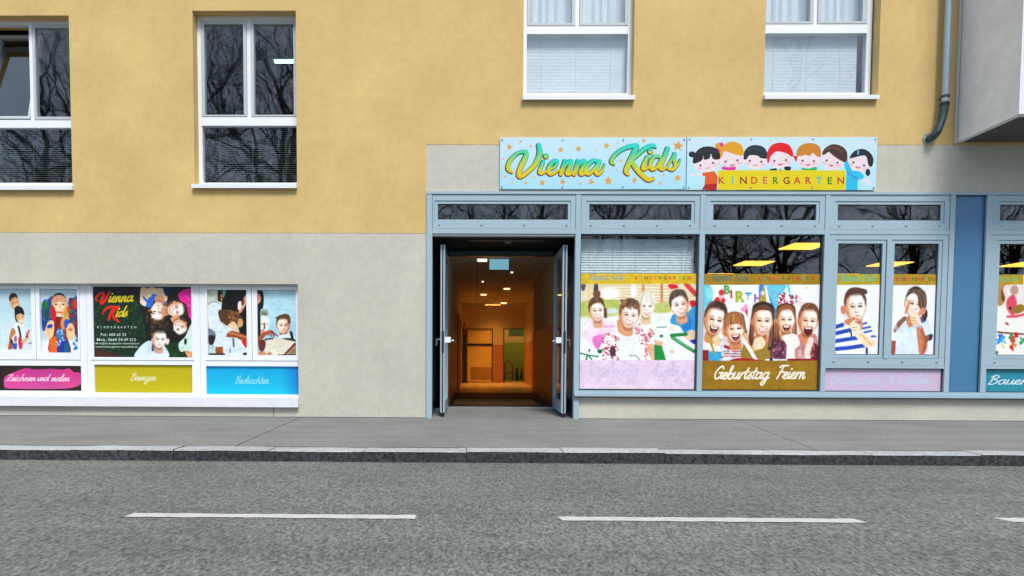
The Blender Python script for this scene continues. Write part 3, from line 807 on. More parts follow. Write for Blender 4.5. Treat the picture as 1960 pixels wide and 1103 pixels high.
def art_reading_right():
    A = Art((748, 92), (1318, 92), (765, 1028), .6, (160, 200, 220))
    A.tex = .045
    A.ell((1080, 260), 320, 300, (176, 212, 228), 0, 150, .8)
    for y in (270, 365, 480, 590): A.line([(830, y), (1330, y + 6)], 3, (140, 178, 196), 2)
    A.poly([(740, 90), (815, 90), (840, 200), (830, 340), (790, 400), (800, 700), (740, 760)], (12, 10, 12), 6)
    A.poly([(748, 150), (780, 150), (800, 220), (770, 280), (745, 280)], (206, 150, 130), 6)
    A.ell((850, 420), 58, 56, (150, 160, 140), 0, 10); A.ell((850, 430), 44, 20, (110, 112, 84), 10, 10)
    A.poly([(800, 480), (870, 460), (920, 500), (925, 600), (880, 700), (830, 730), (800, 700)], (222, 224, 220), 8)
    A.line([(850, 570), (855, 640)], 22, (120, 66, 60), 8); A.line([(800, 575), (830, 578)], 10, (110, 90, 84), 4); A.ell((896, 576), 14, 7, (120, 110, 100), 0, 4)
    A.poly([(800, 680), (850, 640), (840, 720), (800, 730)], (196, 150, 134), 8)
    kid(A, (1130, 595), 96, 128, -4, (236, 204, 184), (190, 130, 104), (104, 72, 40), 'shut', 'short', lit=-1)
    A.poly([(1100, 455), (1140, 432), (1220, 450), (1240, 560), (1205, 560), (1190, 490), (1120, 478), (1020, 500), (1040, 470)], (96, 66, 36), 7)
    A.poly([(1050, 790), (1090, 740), (1190, 720), (1260, 700), (1310, 830), (1050, 830)], (206, 222, 230), 8)
    A.line([(1250, 700), (1275, 800)], 40, (30, 22, 20), 4); A.poly([(1130, 785), (1280, 785), (1310, 830), (1120, 805)], (44, 54, 60), 6)
    A.line([(770, 810), (860, 720), (950, 690), (1000, 720), (1050, 750)], [70, 60, 50, 30, 14], (160, 88, 60), 6)
    for q in ([(940, 690), (965, 760)], [(970, 690), (1000, 770)], [(900, 710), (935, 750)]): A.line(q, 16, (140, 74, 52), 4)
    A.line([(830, 700), (930, 680)], 12, (206, 140, 104), 8)
    A.poly([(870, 840), (1000, 770), (1310, 830), (1140, 1030), (850, 1030)], (216, 210, 190), 7, False)
    A.poly([(1310, 840), (1130, 1030), (1170, 1030), (1325, 880)], (130, 52, 28), 5, False); A.poly([(1325, 890), (1180, 1030), (1325, 1030)], (150, 126, 84), 10, False)
    A.line([(870, 800), (980, 790)], 22, (90, 40, 44), 6)
    A.poly([(770, 830), (860, 810), (870, 900), (830, 980), (780, 950)], (110, 50, 40), 10); A.poly([(775, 985), (850, 975), (880, 1025), (775, 1030)], (190, 130, 100), 8)
    A.poly([(900, 1000), (960, 990), (950, 1030), (900, 1030)], (180, 120, 80), 6); A.rect(1060, 1018, 1330, 1040, (24, 22, 24), 8)
    return A.finish(4, 1, True)

def art_playground():
    A = Art((48, 14), (1082, 20), (28, 1030), .56, (236, 236, 230))
    A.tex = .045
    # blurred fence and lawn
    A.rect(20, 100, 1100, 280, (226, 208, 178), 20)
    for y in range(120, 280, 26): A.line([(240, y), (860, y + 10)], 9, (206, 176, 132), 5, a=.8); A.line([(250, y + 12), (850, y + 22)], 6, (246, 240, 226), 4)
    for x in (606, 772): A.line([(x, 105), (x, 300)], 22, (196, 140, 84), 5)
    for x in (120, 160): A.line([(x, 105), (x + 5, 330)], 18, (222, 196, 150), 6)
    A.poly([(40, 270), (330, 240), (420, 300), (330, 400), (40, 400)], (176, 186, 96), 24)
    A.poly([(680, 290), (840, 270), (860, 350), (700, 360)], (180, 186, 110), 20)
    A.ell((520, 170), 26, 60, (250, 250, 248), 0, 14); A.ell((300, 190), 90, 50, (244, 240, 232), 0, 26)
    A.poly([(50, 110), (90, 110), (80, 160), (55, 160)], (96, 84, 92), 10); A.poly([(170, 110), (200, 110), (200, 190), (165, 190)], (70, 60, 84), 8)
    A.poly([(830, 115), (900, 115), (915, 145), (850, 150)], (204, 20, 36), 6); A.line([(990, 110), (1075, 200)], 40, (206, 60, 56), 8)
    A.poly([(1020, 260), (1080, 260), (1080, 320), (1040, 315)], (206, 20, 36), 6)
    A.poly([(30, 400), (1090, 380), (1070, 790), (30, 790)], (238, 242, 244), 40, False)
    A.ell((320, 345), 60, 24, (196, 222, 226), 0, 18)
    # girl in pink
    A.poly([(60, 560), (110, 480), (200, 440), (330, 430), (360, 520), (260, 560), (200, 680), (160, 660)], (238, 206, 226), 16)
    A.poly([(150, 580), (230, 550), (240, 600), (200, 680), (165, 650)], (232, 120, 190), 10); A.line([(250, 480), (340, 480)], 16, (226, 130, 190), 12, a=.7)
    kid(A, (190, 340), 72, 100, -4, (250, 238, 228), (214, 160, 124), (108, 72, 48), 'smile', 'side'); A.ell((190, 195), 34, 36, (120, 80, 52), 0, 8)
    A.line([(265, 330), (268, 395)], 26, (90, 56, 40), 8)
    # fair child behind
    A.poly([(560, 420), (640, 390), (720, 430), (740, 560), (640, 560)], (234, 240, 220), 14)
    kid(A, (635, 300), 74, 108, 3, (252, 244, 238), (226, 190, 160), (228, 216, 196), 'smile', 'full')
    # boy in the blue shirt
    A.poly([(850, 450), (880, 370), (960, 400), (1080, 300), (1085, 520), (980, 540), (930, 480)], (40, 150, 210), 8)
    A.poly([(960, 400), (1010, 350), (1040, 480), (970, 520)], (24, 110, 180), 14, a=.7)
    A.poly([(1020, 600), (1080, 540), (1080, 640)], (20, 50, 160), 8)
    kid(A, (930, 290), 82, 112, -10, (252, 240, 232), (216, 164, 130), (84, 64, 52), 'smile', 'side', lit=-1)
    A.poly([(970, 570), (1010, 520), (1070, 520), (1070, 590), (1000, 600)], (226, 190, 164), 8)
    # boy in the checked shirt
    A.poly([(250, 560), (330, 530), (380, 470), (470, 560), (560, 440), (660, 540), (700, 640), (650, 700), (620, 790), (220, 790), (240, 660)], (244, 240, 242), 8)
    for _ in range(330):
        x, y = A.rng.uniform(240, 695), A.rng.uniform(450, 785)
        if 395 < x < 520 + (y - 480) * .35: continue
        if x > 560 and (y - 450) < (x - 560) * .5: continue
        if (x > 640 and y > 660) or (x < 395 and y < 545): continue
        A.ell((x, y), A.rng.uniform(6, 15), A.rng.uniform(4, 9), [(190, 40, 66), (150, 36, 60), (216, 110, 130), (226, 206, 212)][A.rng.integers(4)], A.rng.uniform(10, 70), 5, .85)
    A.poly([(400, 520), (470, 570), (525, 545), (560, 640), (610, 790), (400, 790)], (228, 236, 246), 10)
    A.poly([(380, 420), (500, 500), (470, 540), (430, 550), (380, 520)], (206, 150, 100), 8)
    kid(A, (480, 380), 88, 122, 8, (250, 238, 228), (212, 154, 116), (104, 70, 46), 'smile', 'side')
    A.blotch(405, 258, 555, 320, [(120, 84, 56), (84, 56, 38), (150, 112, 76)], 26, 14, 28, 6, .8)
    A.poly([(640, 660), (700, 640), (720, 780), (680, 780)], (222, 176, 140), 8); A.ell((330, 700), 26, 50, (80, 50, 60), 0, 12)
    A.line([(480, 740), (540, 740), (570, 775)], 6, (90, 80, 80), 3)
    # green slide and rails
    A.poly([(705, 640), (770, 640), (810, 780), (705, 780)], (20, 140, 60), 6, False)
    A.line([(860, 560), (990, 550)], 30, (30, 130, 60), 5); A.line([(870, 580), (960, 640), (1060, 700)], 30, (36, 140, 66), 5); A.line([(870, 580), (1050, 690)], 8, (120, 200, 140), 5)
    A.line([(730, 490), (810, 485)], 9, (60, 150, 90), 4); A.ell((768, 565), 16, 12, (30, 110, 50), 0, 4)
    A.line([(35, 715), (120, 735), (200, 745)], 12, (40, 130, 80), 4); A.line([(100, 740), (90, 775)], 14, (30, 120, 70), 4); A.line([(115, 740), (140, 770)], 12, (30, 120, 70), 4)
    A.ell((215, 700), 22, 18, (20, 90, 50), 0, 5); A.ell((120, 692), 8, 12, (30, 70, 50), 0, 3)
    A.poly([(710, 600), (780, 620), (770, 650), (715, 640)], (216, 170, 140), 7); A.ell((860, 500), 20, 20, (226, 200, 180), 0, 6); A.ell((865, 705), 22, 16, (222, 186, 160), 0, 6)
    band(A, 0, 108, 0, 1110, (206, 176, 22), 110, 455, 545, 1015, (150, 158, 150), (226, 214, 150))
    A.rect(0, 777, 1110, 1060, (220, 194, 218), 3)
    A.script('Regelm\u00e4\u00dfige', 85, 925, 60, 13, (198, 186, 214), .32, .01, 1.0, .93)
    A.script('Ausfl\u00fcge', 655, 925, 60, 13, (198, 186, 214), .32, .01, 1.0, .9)
    for y in range(120, 1030, 17): A.line([(20, y), (1090, y + 2)], 2, (200, 208, 214), 2, a=.22)
    return A.finish(4, 1, True)

def art_birthday():
    A = Art((40, 14), (1088, 20), (22, 1040), .56, (236, 240, 244))
    A.tex = .045
    A.ell((60, 200), 62, 100, (110, 196, 216), 0, 10); A.ell((90, 190), 30, 50, (160, 220, 230), 0, 20, .7); A.ell((50, 300), 60, 60, (120, 200, 220), 0, 20, .8)
    A.poly([(540, 110), (610, 110), (690, 300), (690, 420), (560, 300)], (60, 130, 200), 12)
    A.poly([(600, 110), (780, 110), (740, 210), (700, 330), (650, 250)], (110, 190, 220), 14)
    A.line([(800, 115), (815, 190)], 22, (110, 190, 220), 8)
    A.ell((965, 140), 16, 14, (226, 216, 120), 0, 6, .7)
    for ch, x, y, c, hh, ro in (('B', 218, 190, (80, 160, 90), 74, 0), ('i', 276, 226, (206, 60, 70), 74, 0), ('R', 322, 262, (166, 172, 40), 96, 0), ('T', 415, 246, (60, 160, 190), 66, 0), ('H', 492, 262, (150, 100, 170), 66, 0)):
        A.block(ch, x, y, hh, c, None, .05)
    A.poly([(130, 290), (205, 130), (240, 290)], (232, 176, 180), 4, False)
    for p, r in (((200, 180), 26), ((160, 245), 24), ((215, 250), 20), ((180, 280), 16)): A.ell(p, r, r, (206, 40, 50), 0, 5)
    A.poly([(365, 330), (430, 275), (440, 380)], (230, 150, 180), 8, False); A.poly([(415, 350), (440, 330), (450, 410)], (206, 60, 90), 8)
    A.line([(445, 220), (445, 430)], 14, (226, 232, 236), 4)
    A.poly([(535, 300), (580, 120), (600, 120), (650, 300), (590, 320)], (246, 240, 236), 4, False); A.poly([(535, 290), (578, 125), (590, 135), (608, 290), (570, 310)], (166, 156, 30), 5, False)
    A.ell((572, 185), 20, 22, (206, 200, 190), 0, 5)
    for _ in range(46): A.ell((A.rng.uniform(715, 890), A.rng.uniform(190, 285)), 13, 8, [(190, 40, 70), (240, 240, 244), (70, 50, 70), (210, 80, 110)][A.rng.integers(4)], A.rng.uniform(0, 180), 3)
    A.poly([(890, 210), (970, 290), (890, 300)], (240, 206, 206), 6)
    # clothing
    A.poly([(25, 560), (120, 580), (170, 680), (160, 790), (25, 790)], (236, 232, 230), 10)
    A.poly([(25, 690), (85, 690), (90, 790), (25, 790)], (150, 20, 20), 6, False); A.poly([(80, 700), (230, 705), (230, 790), (85, 790)], (60, 160, 196), 8, False)
    A.poly([(180, 600), (380, 610), (430, 700), (400, 790), (230, 790), (200, 700)], (214, 214, 222), 8)
    for y in (700, 722, 744): A.line([(215, y), (400, y + 4)], 8, (170, 60, 70), 4)
    A.blotch(200, 600, 400, 780, [(120, 130, 150), (236, 236, 240), (180, 190, 204)], 24, 8, 22, 4, .7)
    A.poly([(230, 645), (300, 660), (370, 620), (370, 650), (300, 685), (230, 670)], (150, 30, 34), 5)
    A.poly([(400, 640), (480, 560), (560, 620), (620, 620), (660, 790), (400, 790)], (156, 128, 40), 10)
    A.poly([(660, 600), (800, 560), (800, 790), (660, 790)], (120, 60, 84), 10)
    A.blotch(660, 590, 800, 780, [(80, 30, 54), (190, 150, 160), (150, 90, 120), (60, 26, 40)], 50, 6, 18, 4, .8)
    A.poly([(890, 560), (1060, 560), (1060, 790), (880, 790)], (196, 150, 146), 10); A.poly([(1030, 640), (1075, 660), (1070, 790), (1000, 790)], (110, 20, 34), 8)
    A.blotch(880, 570, 1040, 770, [(222, 180, 170), (170, 110, 110), (236, 210, 200)], 26, 10, 30, 8, .7)
    # five heads
    kid(A, (140, 420), 100, 140, 12, (246, 228, 214), (206, 140, 100), (84, 48, 32), 'open', 'short')
    kid(A, (318, 500), 92, 126, -4, (248, 230, 216), (208, 140, 100), (168, 110, 62), 'open', 'full', long=.3)
    kid(A, (570, 430), 96, 142, 3, (246, 224, 206), (200, 130, 90), (104, 60, 36), 'smile', 'none', long=1.5)
    A.poly([(470, 420), (490, 330), (570, 300), (650, 330), (668, 430), (640, 350), (560, 335), (500, 360)], (110, 64, 38), 6)
    kid(A, (782, 420), 84, 122, 0, (248, 230, 216), (206, 140, 100), (146, 84, 44), 'open', 'none', long=1.4)
    A.poly([(700, 420), (710, 330), (780, 285), (850, 320), (868, 420), (830, 340), (780, 318), (735, 350)], (156, 92, 48), 6)
    kid(A, (985, 430), 90, 132, 6, (244, 222, 204), (200, 128, 88), (120, 76, 42), 'open', 'short')
    A.poly([(945, 510), (985, 505), (1022, 512), (1010, 550), (980, 562), (955, 545)], (90, 20, 22), 4)
    # arms, candle, cups
    A.poly([(480, 690), (500, 600), (560, 570), (600, 620), (580, 670), (520, 690)], (240, 206, 176), 8); A.line([(420, 560), (440, 650), (480, 690)], 44, (222, 170, 124), 10)
    A.line([(400, 600), (460, 690), (520, 785)], 30, (244, 244, 246), 4)
    A.poly([(120, 590), (165, 550), (190, 600), (180, 650), (140, 650)], (232, 190, 156), 7); A.line([(80, 570), (110, 640), (135, 720)], [26, 20, 14], (176, 156, 44), 4)
    A.poly([(750, 570), (870, 550), (910, 640), (850, 700), (830, 780), (790, 780), (790, 650)], (244, 232, 226), 8)
    A.line([(1010, 600), (980, 700), (990, 780)], 50, (240, 216, 200), 10)
    A.poly([(290, 790), (340, 765), (440, 765), (590, 790)], (170, 16, 20), 5); A.rect(600, 770, 800, 800, (226, 226, 236), 4); A.rect(640, 765, 665, 800, (30, 40, 80), 4); A.rect(800, 768, 1080, 800, (140, 24, 30), 5)
    band(A, 0, 112, 0, 1110, (160, 128, 10), 100, 455, 540, 1018, (92, 112, 96), (176, 150, 70))
    A.rect(0, 785, 1110, 1060, (152, 116, 10), 2)
    A.script('Geburtstag', 122, 948, 57, 15, (236, 228, 212), .32, .0, 1.0, 1.15)
    A.script('Feiern', 690, 946, 58, 15, (236, 228, 212), .32, .0, 1.0, 1.06)
    return A.finish(4.5, 1, True)

def art_boy_stripes():
    A = Art((80, 290), (474, 294), (60, 1006), .6, (234, 238, 244))
    A.tex = .045
    A.poly([(60, 760), (110, 735), (200, 740), (330, 715), (390, 770), (420, 860), (360, 1010), (55, 1010)], (238, 240, 248), 6)
    for q in ([(66, 764), (130, 745)], [(66, 822), (210, 790)], [(62, 892), (140, 880), (270, 862)], [(62, 962), (200, 950), (340, 930)]): A.line(q, 36, (40, 78, 176), 4)
    for q in ([(300, 742), (350, 730)], [(310, 780), (385, 765)], [(330, 815), (395, 800)], [(400, 850), (430, 850)]): A.line(q, 20, (64, 104, 200), 4)
    A.poly([(145, 720), (190, 690), (240, 720), (200, 750)], (196, 112, 72), 7)
    kid(A, (250, 580), 98, 142, -3, (250, 240, 232), (206, 150, 112), (96, 60, 46), 'shut', 'short', eyes=1)
    A.ell((135, 612), 22, 40, (206, 130, 96), -10, 8)
    A.poly([(350, 470), (345, 430), (260, 418), (180, 440), (150, 500), (148, 560), (175, 490), (260, 462)], (92, 56, 44), 6)
    A.poly([(200, 740), (235, 720), (290, 750), (300, 800), (380, 850), (430, 890), (420, 940), (350, 950), (250, 850), (210, 800)], (240, 214, 184), 6)
    A.line([(232, 735), (238, 650)], 24, (242, 214, 188), 5); A.line([(218, 770), (270, 765)], 6, (190, 140, 106), 4); A.line([(216, 790), (262, 792)], 6, (190, 140, 106), 4)
    A.line([(300, 830), (400, 930)], 20, (216, 170, 120), 14, a=.7); A.line([(207, 790), (214, 850)], 14, (40, 46, 70), 4)
    A.poly([(222, 682), (246, 676), (244, 700), (226, 706)], (206, 110, 84), 4); A.ell((266, 695), 12, 9, (206, 120, 96), 0, 4)
    A.rect(345, 950, 366, 1010, (40, 70, 160), 4); A.rect(60, 990, 68, 1010, (40, 40, 60), 2)
    band(A, 280, 388, 40, 500, (172, 158, 20), 96, 452, 0, 0, (110, 166, 130), (196, 206, 140), both=1)
    return A.finish(4, 1, True)

def art_girl_whisper():
    A = Art((577, 296), (972, 300), (548, 1008), .6, (234, 238, 244))
    A.tex = .045
    A.line([(680, 690), (630, 740), (590, 800)], [40, 50, 30], (140, 96, 76), 8)
    A.poly([(570, 880), (620, 790), (690, 710), (760, 740), (830, 670), (900, 720), (935, 840), (880, 860), (880, 1010), (590, 1010), (590, 880)], (206, 224, 244), 8)
    A.blotch(600, 760, 880, 1000, [(226, 238, 250), (180, 204, 236), (216, 230, 248)], 26, 14, 44, 14, .6)
    A.poly([(552, 885), (598, 890), (590, 1008), (548, 1008)], (150, 82, 56), 6, False)
    A.poly([(820, 680), (880, 700), (850, 730), (810, 710)], (60, 100, 180), 6)
    A.poly([(700, 680), (760, 660), (760, 720), (725, 775), (700, 730)], (206, 140, 100), 8)
    A.ell((865, 660), 26, 50, (40, 34, 36), 10, 8)
    kid(A, (775, 560), 92, 132, 6, (250, 238, 230), (200, 134, 98), (94, 66, 52), 'shut', 'none', lit=-1)
    A.poly([(695, 500), (720, 450), (800, 428), (870, 460), (884, 560), (860, 620), (815, 590), (800, 500), (760, 462)], (98, 72, 58), 8)
    for q in ([(760, 450), (820, 500), (840, 590)], [(800, 440), (860, 500), (868, 580)]): A.line(q, 12, (150, 116, 96), 8, a=.7)
    A.ell((850, 625), 24, 32, (214, 140, 108), 10, 8)
    A.line([(722, 540), (705, 600), (690, 640)], 22, (204, 130, 90), 14)
    A.poly([(730, 660), (760, 630), (800, 640), (830, 720), (820, 760), (770, 755), (735, 710)], (238, 206, 180), 6)
    for q in ([(735, 680), (785, 690)], [(740, 705), (790, 715)], [(752, 730), (800, 735)]): A.line(q, 6, (196, 136, 104), 4)
    A.line([(765, 650), (735, 600)], 20, (240, 206, 180), 6)
    A.poly([(790, 770), (840, 760), (870, 860), (890, 930), (860, 1008), (815, 1008), (800, 900)], (196, 128, 94), 8)
    A.line([(840, 800), (870, 900), (850, 990)], 30, (156, 90, 62), 14, a=.7); A.line([(760, 755), (830, 765)], 14, (176, 190, 226), 5)
    A.poly([(880, 850), (935, 830), (935, 870), (905, 890)], (40, 50, 80), 6); A.poly([(870, 850), (905, 845), (895, 900), (875, 900)], (156, 90, 62), 6)
    band(A, 286, 394, 540, 1000, (172, 142, 20), 0, 0, 612, 938, both=2)
    return A.finish(4, 1, True)

def art_paint_table():
    A = Art((150, 278), (560, 290), (128, 782), .8, (238, 234, 224))
    A.tex = .045
    A.poly([(150, 345), (220, 345), (214, 450), (150, 470)], (176, 140, 84), 12); A.poly([(180, 380), (216, 350), (216, 440), (185, 440)], (120, 74, 30), 8)
    A.poly([(220, 345), (560, 345), (560, 560), (260, 540), (225, 440)], (236, 216, 212), 20)
    A.poly([(235, 440), (300, 410), (330, 470), (300, 540), (240, 500)], (206, 40, 70), 16, a=.8); A.poly([(280, 500), (360, 470), (420, 500), (330, 530)], (150, 120, 24), 10)
    A.line([(240, 545), (330, 545), (420, 530)], 14, (216, 60, 90), 8); A.ell((268, 492), 12, 9, (40, 20, 30), 0, 4); A.ell((305, 380), 40, 30, (150, 120, 100), 0, 16, .7)
    A.line([(150, 640), (260, 650), (400, 660)], 10, (110, 60, 46), 6)
    for p, c in (((165, 700), (40, 150, 220)), ((185, 670), (30, 80, 200)), ((200, 690), (60, 160, 220)), ((300, 690), (206, 30, 30)), ((320, 660), (190, 20, 30)), ((280, 745), (196, 20, 30)), ((310, 720), (190, 120, 30)), ((284, 674), (80, 130, 50)), ((380, 700), (50, 150, 90)), ((440, 730), (220, 170, 30))):
        for _ in range(6): A.ell((p[0] + A.rng.uniform(-20, 20), p[1] + A.rng.uniform(-16, 16)), 13, 9, c, A.rng.uniform(0, 180), 4, .85)
    A.line([(190, 720), (215, 740)], 9, (200, 180, 90), 4); A.ell((140, 770), 20, 12, (60, 60, 60), 0, 8, .8); A.ell((240, 590), 20, 8, (176, 80, 80), 20, 6)
    kid(A, (470, 430), 52, 80, 14, (246, 226, 210), (204, 140, 104), (120, 76, 44), 'shut', 'side')
    band(A, 270, 346, 120, 330, (172, 150, 20), 168, 340, 0, 0, (110, 160, 110), (196, 200, 120), both=1)
    return A.finish(4, 1, True)

def art_text(kind):
    if kind == 'bauen':
        A = Art((74, 868), (590, 868), (64, 1012), .8, (36, 138, 160))
        A.script('Bauen', 80, 965, 30, 6, (214, 226, 230), .3, .01, 1.0, 1.28); A.script('&', 298, 965, 30, 6, (214, 226, 230), .3, 0, 1, 1.1)
    elif kind == 'entdecken':
        A = Art((95, 40), (1735, 50), (90, 352), .3, (206, 182, 210))
        A.blotch(100, 50, 1730, 350, [(190, 190, 220), (214, 180, 212)], 40, 40, 120, 50, .35)
        A.script('Entdecken', 150, 255, 76, 18, (192, 200, 222), .3, .0, 1.0, 1.3); A.script('&', 985, 255, 72, 18, (192, 200, 222)); A.script('Erleben', 1115, 255, 76, 18, (192, 200, 222), .3, 0, 1, 1.22)
    elif kind == 'zeichnen':
        A = Art((-60, 15), (516, 20), (-55, 196), .85, (46, 30, 22))
        A.rect(-60, 10, 20, 200, (110, 60, 34), 6); A.rect(20, 10, 40, 200, (30, 20, 18), 4); A.rect(100, 18, 520, 34, (60, 60, 56), 6)
        A.poly([(48, 150), (52, 100), (90, 75), (150, 44), (190, 35), (230, 44), (330, 40), (400, 46), (440, 38), (470, 66), (500, 68), (516, 100), (512, 150), (450, 180), (300, 188), (120, 184), (60, 178)], lambda x, y: np.stack([206 + 10 * np.sin(x / 60), 44 + y * .16, 138 - x * .02 + y * .08], -1), 3)
        A.script('Zeichnen', 60, 128, 24, 5.5, (240, 214, 228), .3, .0, 1.0, 1.16); A.script('und', 246, 128, 24, 5.5, (240, 214, 228), .3, 0, 1, 1.05); A.script('malen', 330, 130, 24, 5.5, (240, 214, 228), .3, 0, 1, 1.1)
    elif kind == 'bewegen':
        A = Art((596, 25), (1212, 32), (604, 206), .85, (190, 176, 4))
        A.script('Bewegen', 818, 130, 24, 6, (222, 220, 170), .3, -.012, 1.0, 1.12)
    else:
        A = Art((1294, 33), (1870, 40), (1298, 214), .85, (20, 160, 216))
        A.rect(1280, 20, 1880, 230, lambda x, y: np.stack([10 + 0 * x, np.clip(178 - np.clip(x - 1760, 0, 200) * .45 + (y - 120) * .12, 60, 190), np.clip(222 - (y - 120) * .06 - np.clip(x - 1760, 0, 200) * .1, 160, 235)], -1))
        A.script('Beobachten', 1468, 148, 25, 4.5, (150, 216, 232), .3, -.0, 1.0, 1.04)
    return A.finish(2.5, 0)

def art_sign_name():
    A = Art((38, 52), (1912, 48), (36, 582), .55, (186, 226, 242))
    A.rect(0, 20, 1960, 620, lambda x, y: np.stack([np.clip(200 - (y - 60) * .06, 150, 215), np.clip(230 - (y - 60) * .015, 200, 240), 244 + 0 * x], -1))
    def star(c, r, rot=0):
        for sc, col in ((1.0, (226, 176, 86)), (.72, (200, 136, 44))):
            p = [(c[0] + r * sc * (1 if i % 2 == 0 else .42) * math.sin(R(rot + 36 * i)), c[1] - r * sc * (1 if i % 2 == 0 else .42) * math.cos(R(rot + 36 * i))) for i in range(10)]
            A.poly(p, col, 2, False, .95)
        for i in range(0, 10, 2): A.line([c, (c[0] + r * .8 * math.sin(R(rot + 36 * i)), c[1] - r * .8 * math.cos(R(rot + 36 * i)))], 4, (240, 206, 130), 2, a=.8)
    for x, y, r, ro in ((130, 150, 42, 10), (244, 96, 24, 40), (350, 142, 24, 15), (650, 178, 40, 5), (828, 168, 42, 12), (1110, 134, 42, 20), (1484, 80, 30, 10), (1830, 135, 64, 8), (68, 276, 20, 0), (84, 455, 24, 12), (300, 518, 26, 0), (385, 460, 20, 30), (464, 516, 42, 6), (672, 506, 42, 14), (845, 526, 22, 0), (958, 508, 42, 8), (1132, 494, 56, 0), (1395, 490, 40, 10), (1654, 518, 26, 20), (1688, 435, 22, 0), (1830, 465, 46, 15), (1258, 286, 22, 0), (1216, 386, 16, 0), (790, 470, 14, 0), (575, 530, 14, 0), (165, 520, 14, 0), (1010, 195, 14, 0), (1222, 105, 14, 0), (510, 150, 12, 0)):
        star((x, y), r, ro)
    G = [(0, 206, 196), (60, 204, 150), (150, 204, 84), (206, 200, 10), (222, 190, 0)]
    def grad(y0, y1):
        def f(x, y):
            t = np.clip((y - y0) / (y1 - y0), 0, 1) * 4
            return np.stack([np.interp(t, range(5), [g[i] for g in G]) for i in range(3)], -1)
        return f
    V = [([(160, 408), (122, 372), (140, 290), (215, 212), (292, 196), (300, 240), (255, 340), (228, 425), (250, 450), (320, 405), (395, 325), (440, 220), (430, 130)], [22, 46, 42, 34, 40, 50, 52, 48, 46, 42, 46, 56, 46], (110, 440)),
         ([(478, 295), (440, 395), (455, 418), (500, 400)], [36, 40, 38, 20], (270, 440)), ([(503, 240), (505, 241)], 52, (190, 290)),
         ([(500, 400), (585, 355), (618, 300), (592, 285), (545, 335), (528, 400), (560, 425), (640, 380)], [18, 24, 34, 34, 44, 44, 36, 18], (270, 440)),
         ([(695, 290), (655, 425)], 40, (270, 440)), ([(668, 385), (725, 305), (757, 288), (752, 330), (718, 410), (740, 425), (790, 395)], [18, 30, 38, 42, 42, 36, 18], (270, 440)),
         ([(828, 290), (788, 425)], 40, (270, 440)), ([(800, 385), (858, 305), (892, 288), (888, 330), (852, 410), (872, 425), (920, 395)], [18, 30, 38, 42, 42, 36, 18], (270, 440)),
         ([(1035, 300), (985, 285), (925, 335), (908, 405), (945, 420), (1005, 350), (1040, 292)], [36, 38, 44, 44, 36, 28, 34], (270, 440)), ([(1045, 292), (1008, 395), (1030, 425), (1070, 385), (1096, 320)], [38, 42, 38, 28, 16], (270, 440)),
         ([(1190, 322), (1162, 290), (1210, 215), (1300, 155), (1410, 132), (1395, 190), (1345, 300), (1312, 390), (1332, 425)], [18, 38, 40, 40, 50, 54, 54, 50, 30], (120, 440)),
         ([(1606, 148), (1572, 128), (1500, 160), (1430, 222), (1372, 275)], [20, 42, 44, 40, 34], (120, 440)),
         ([(1362, 285), (1412, 365), (1470, 430), (1535, 480), (1582, 470), (1590, 455)], [40, 50, 50, 44, 34, 16], (120, 480)),
         ([(1525, 245), (1482, 345), (1495, 372), (1545, 350)], [38, 42, 38, 20], (150, 400)), ([(1553, 190), (1555, 191)], 52, (150, 220)),
         ([(1640, 240), (1590, 245), (1555, 320), (1575, 372), (1625, 345), (1668, 260)], [34, 38, 42, 40, 30, 32], (150, 400)), ([(1726, 160), (1690, 265), (1655, 350), (1680, 372), (1725, 345)], [46, 42, 42, 36, 20], (130, 400)),
         ([(1725, 345), (1780, 250), (1800, 212), (1792, 262), (1810, 330), (1782, 372), (1735, 368)], [18, 26, 36, 40, 40, 38, 22], (170, 400)), ([(1785, 372), (1830, 330), (1856, 268)], [30, 24, 14], (200, 400))]
    for p, w, g in V:
        ww = [x + 12 for x in w] if isinstance(w, list) else w + 12
        A.line([(x - 6, y + 7) for x, y in p], ww, lambda x, y: np.stack([40 + np.clip(y - 250, 0, 200) * .35, 66 - np.clip(y - 250, 0, 200) * .1, 52 - np.clip(y - 250, 0, 200) * .2], -1))
    for p, w, g in V: A.line(p, w, grad(g[0] + 20, g[1] - 10))
    for p, w, g in V:
        if isinstance(w, list): A.line([(x + 5, y - 3) for x, y in p], [x * .25 for x in w], (232, 240, 170), 9, a=.32)
    return A.finish(2, 0)

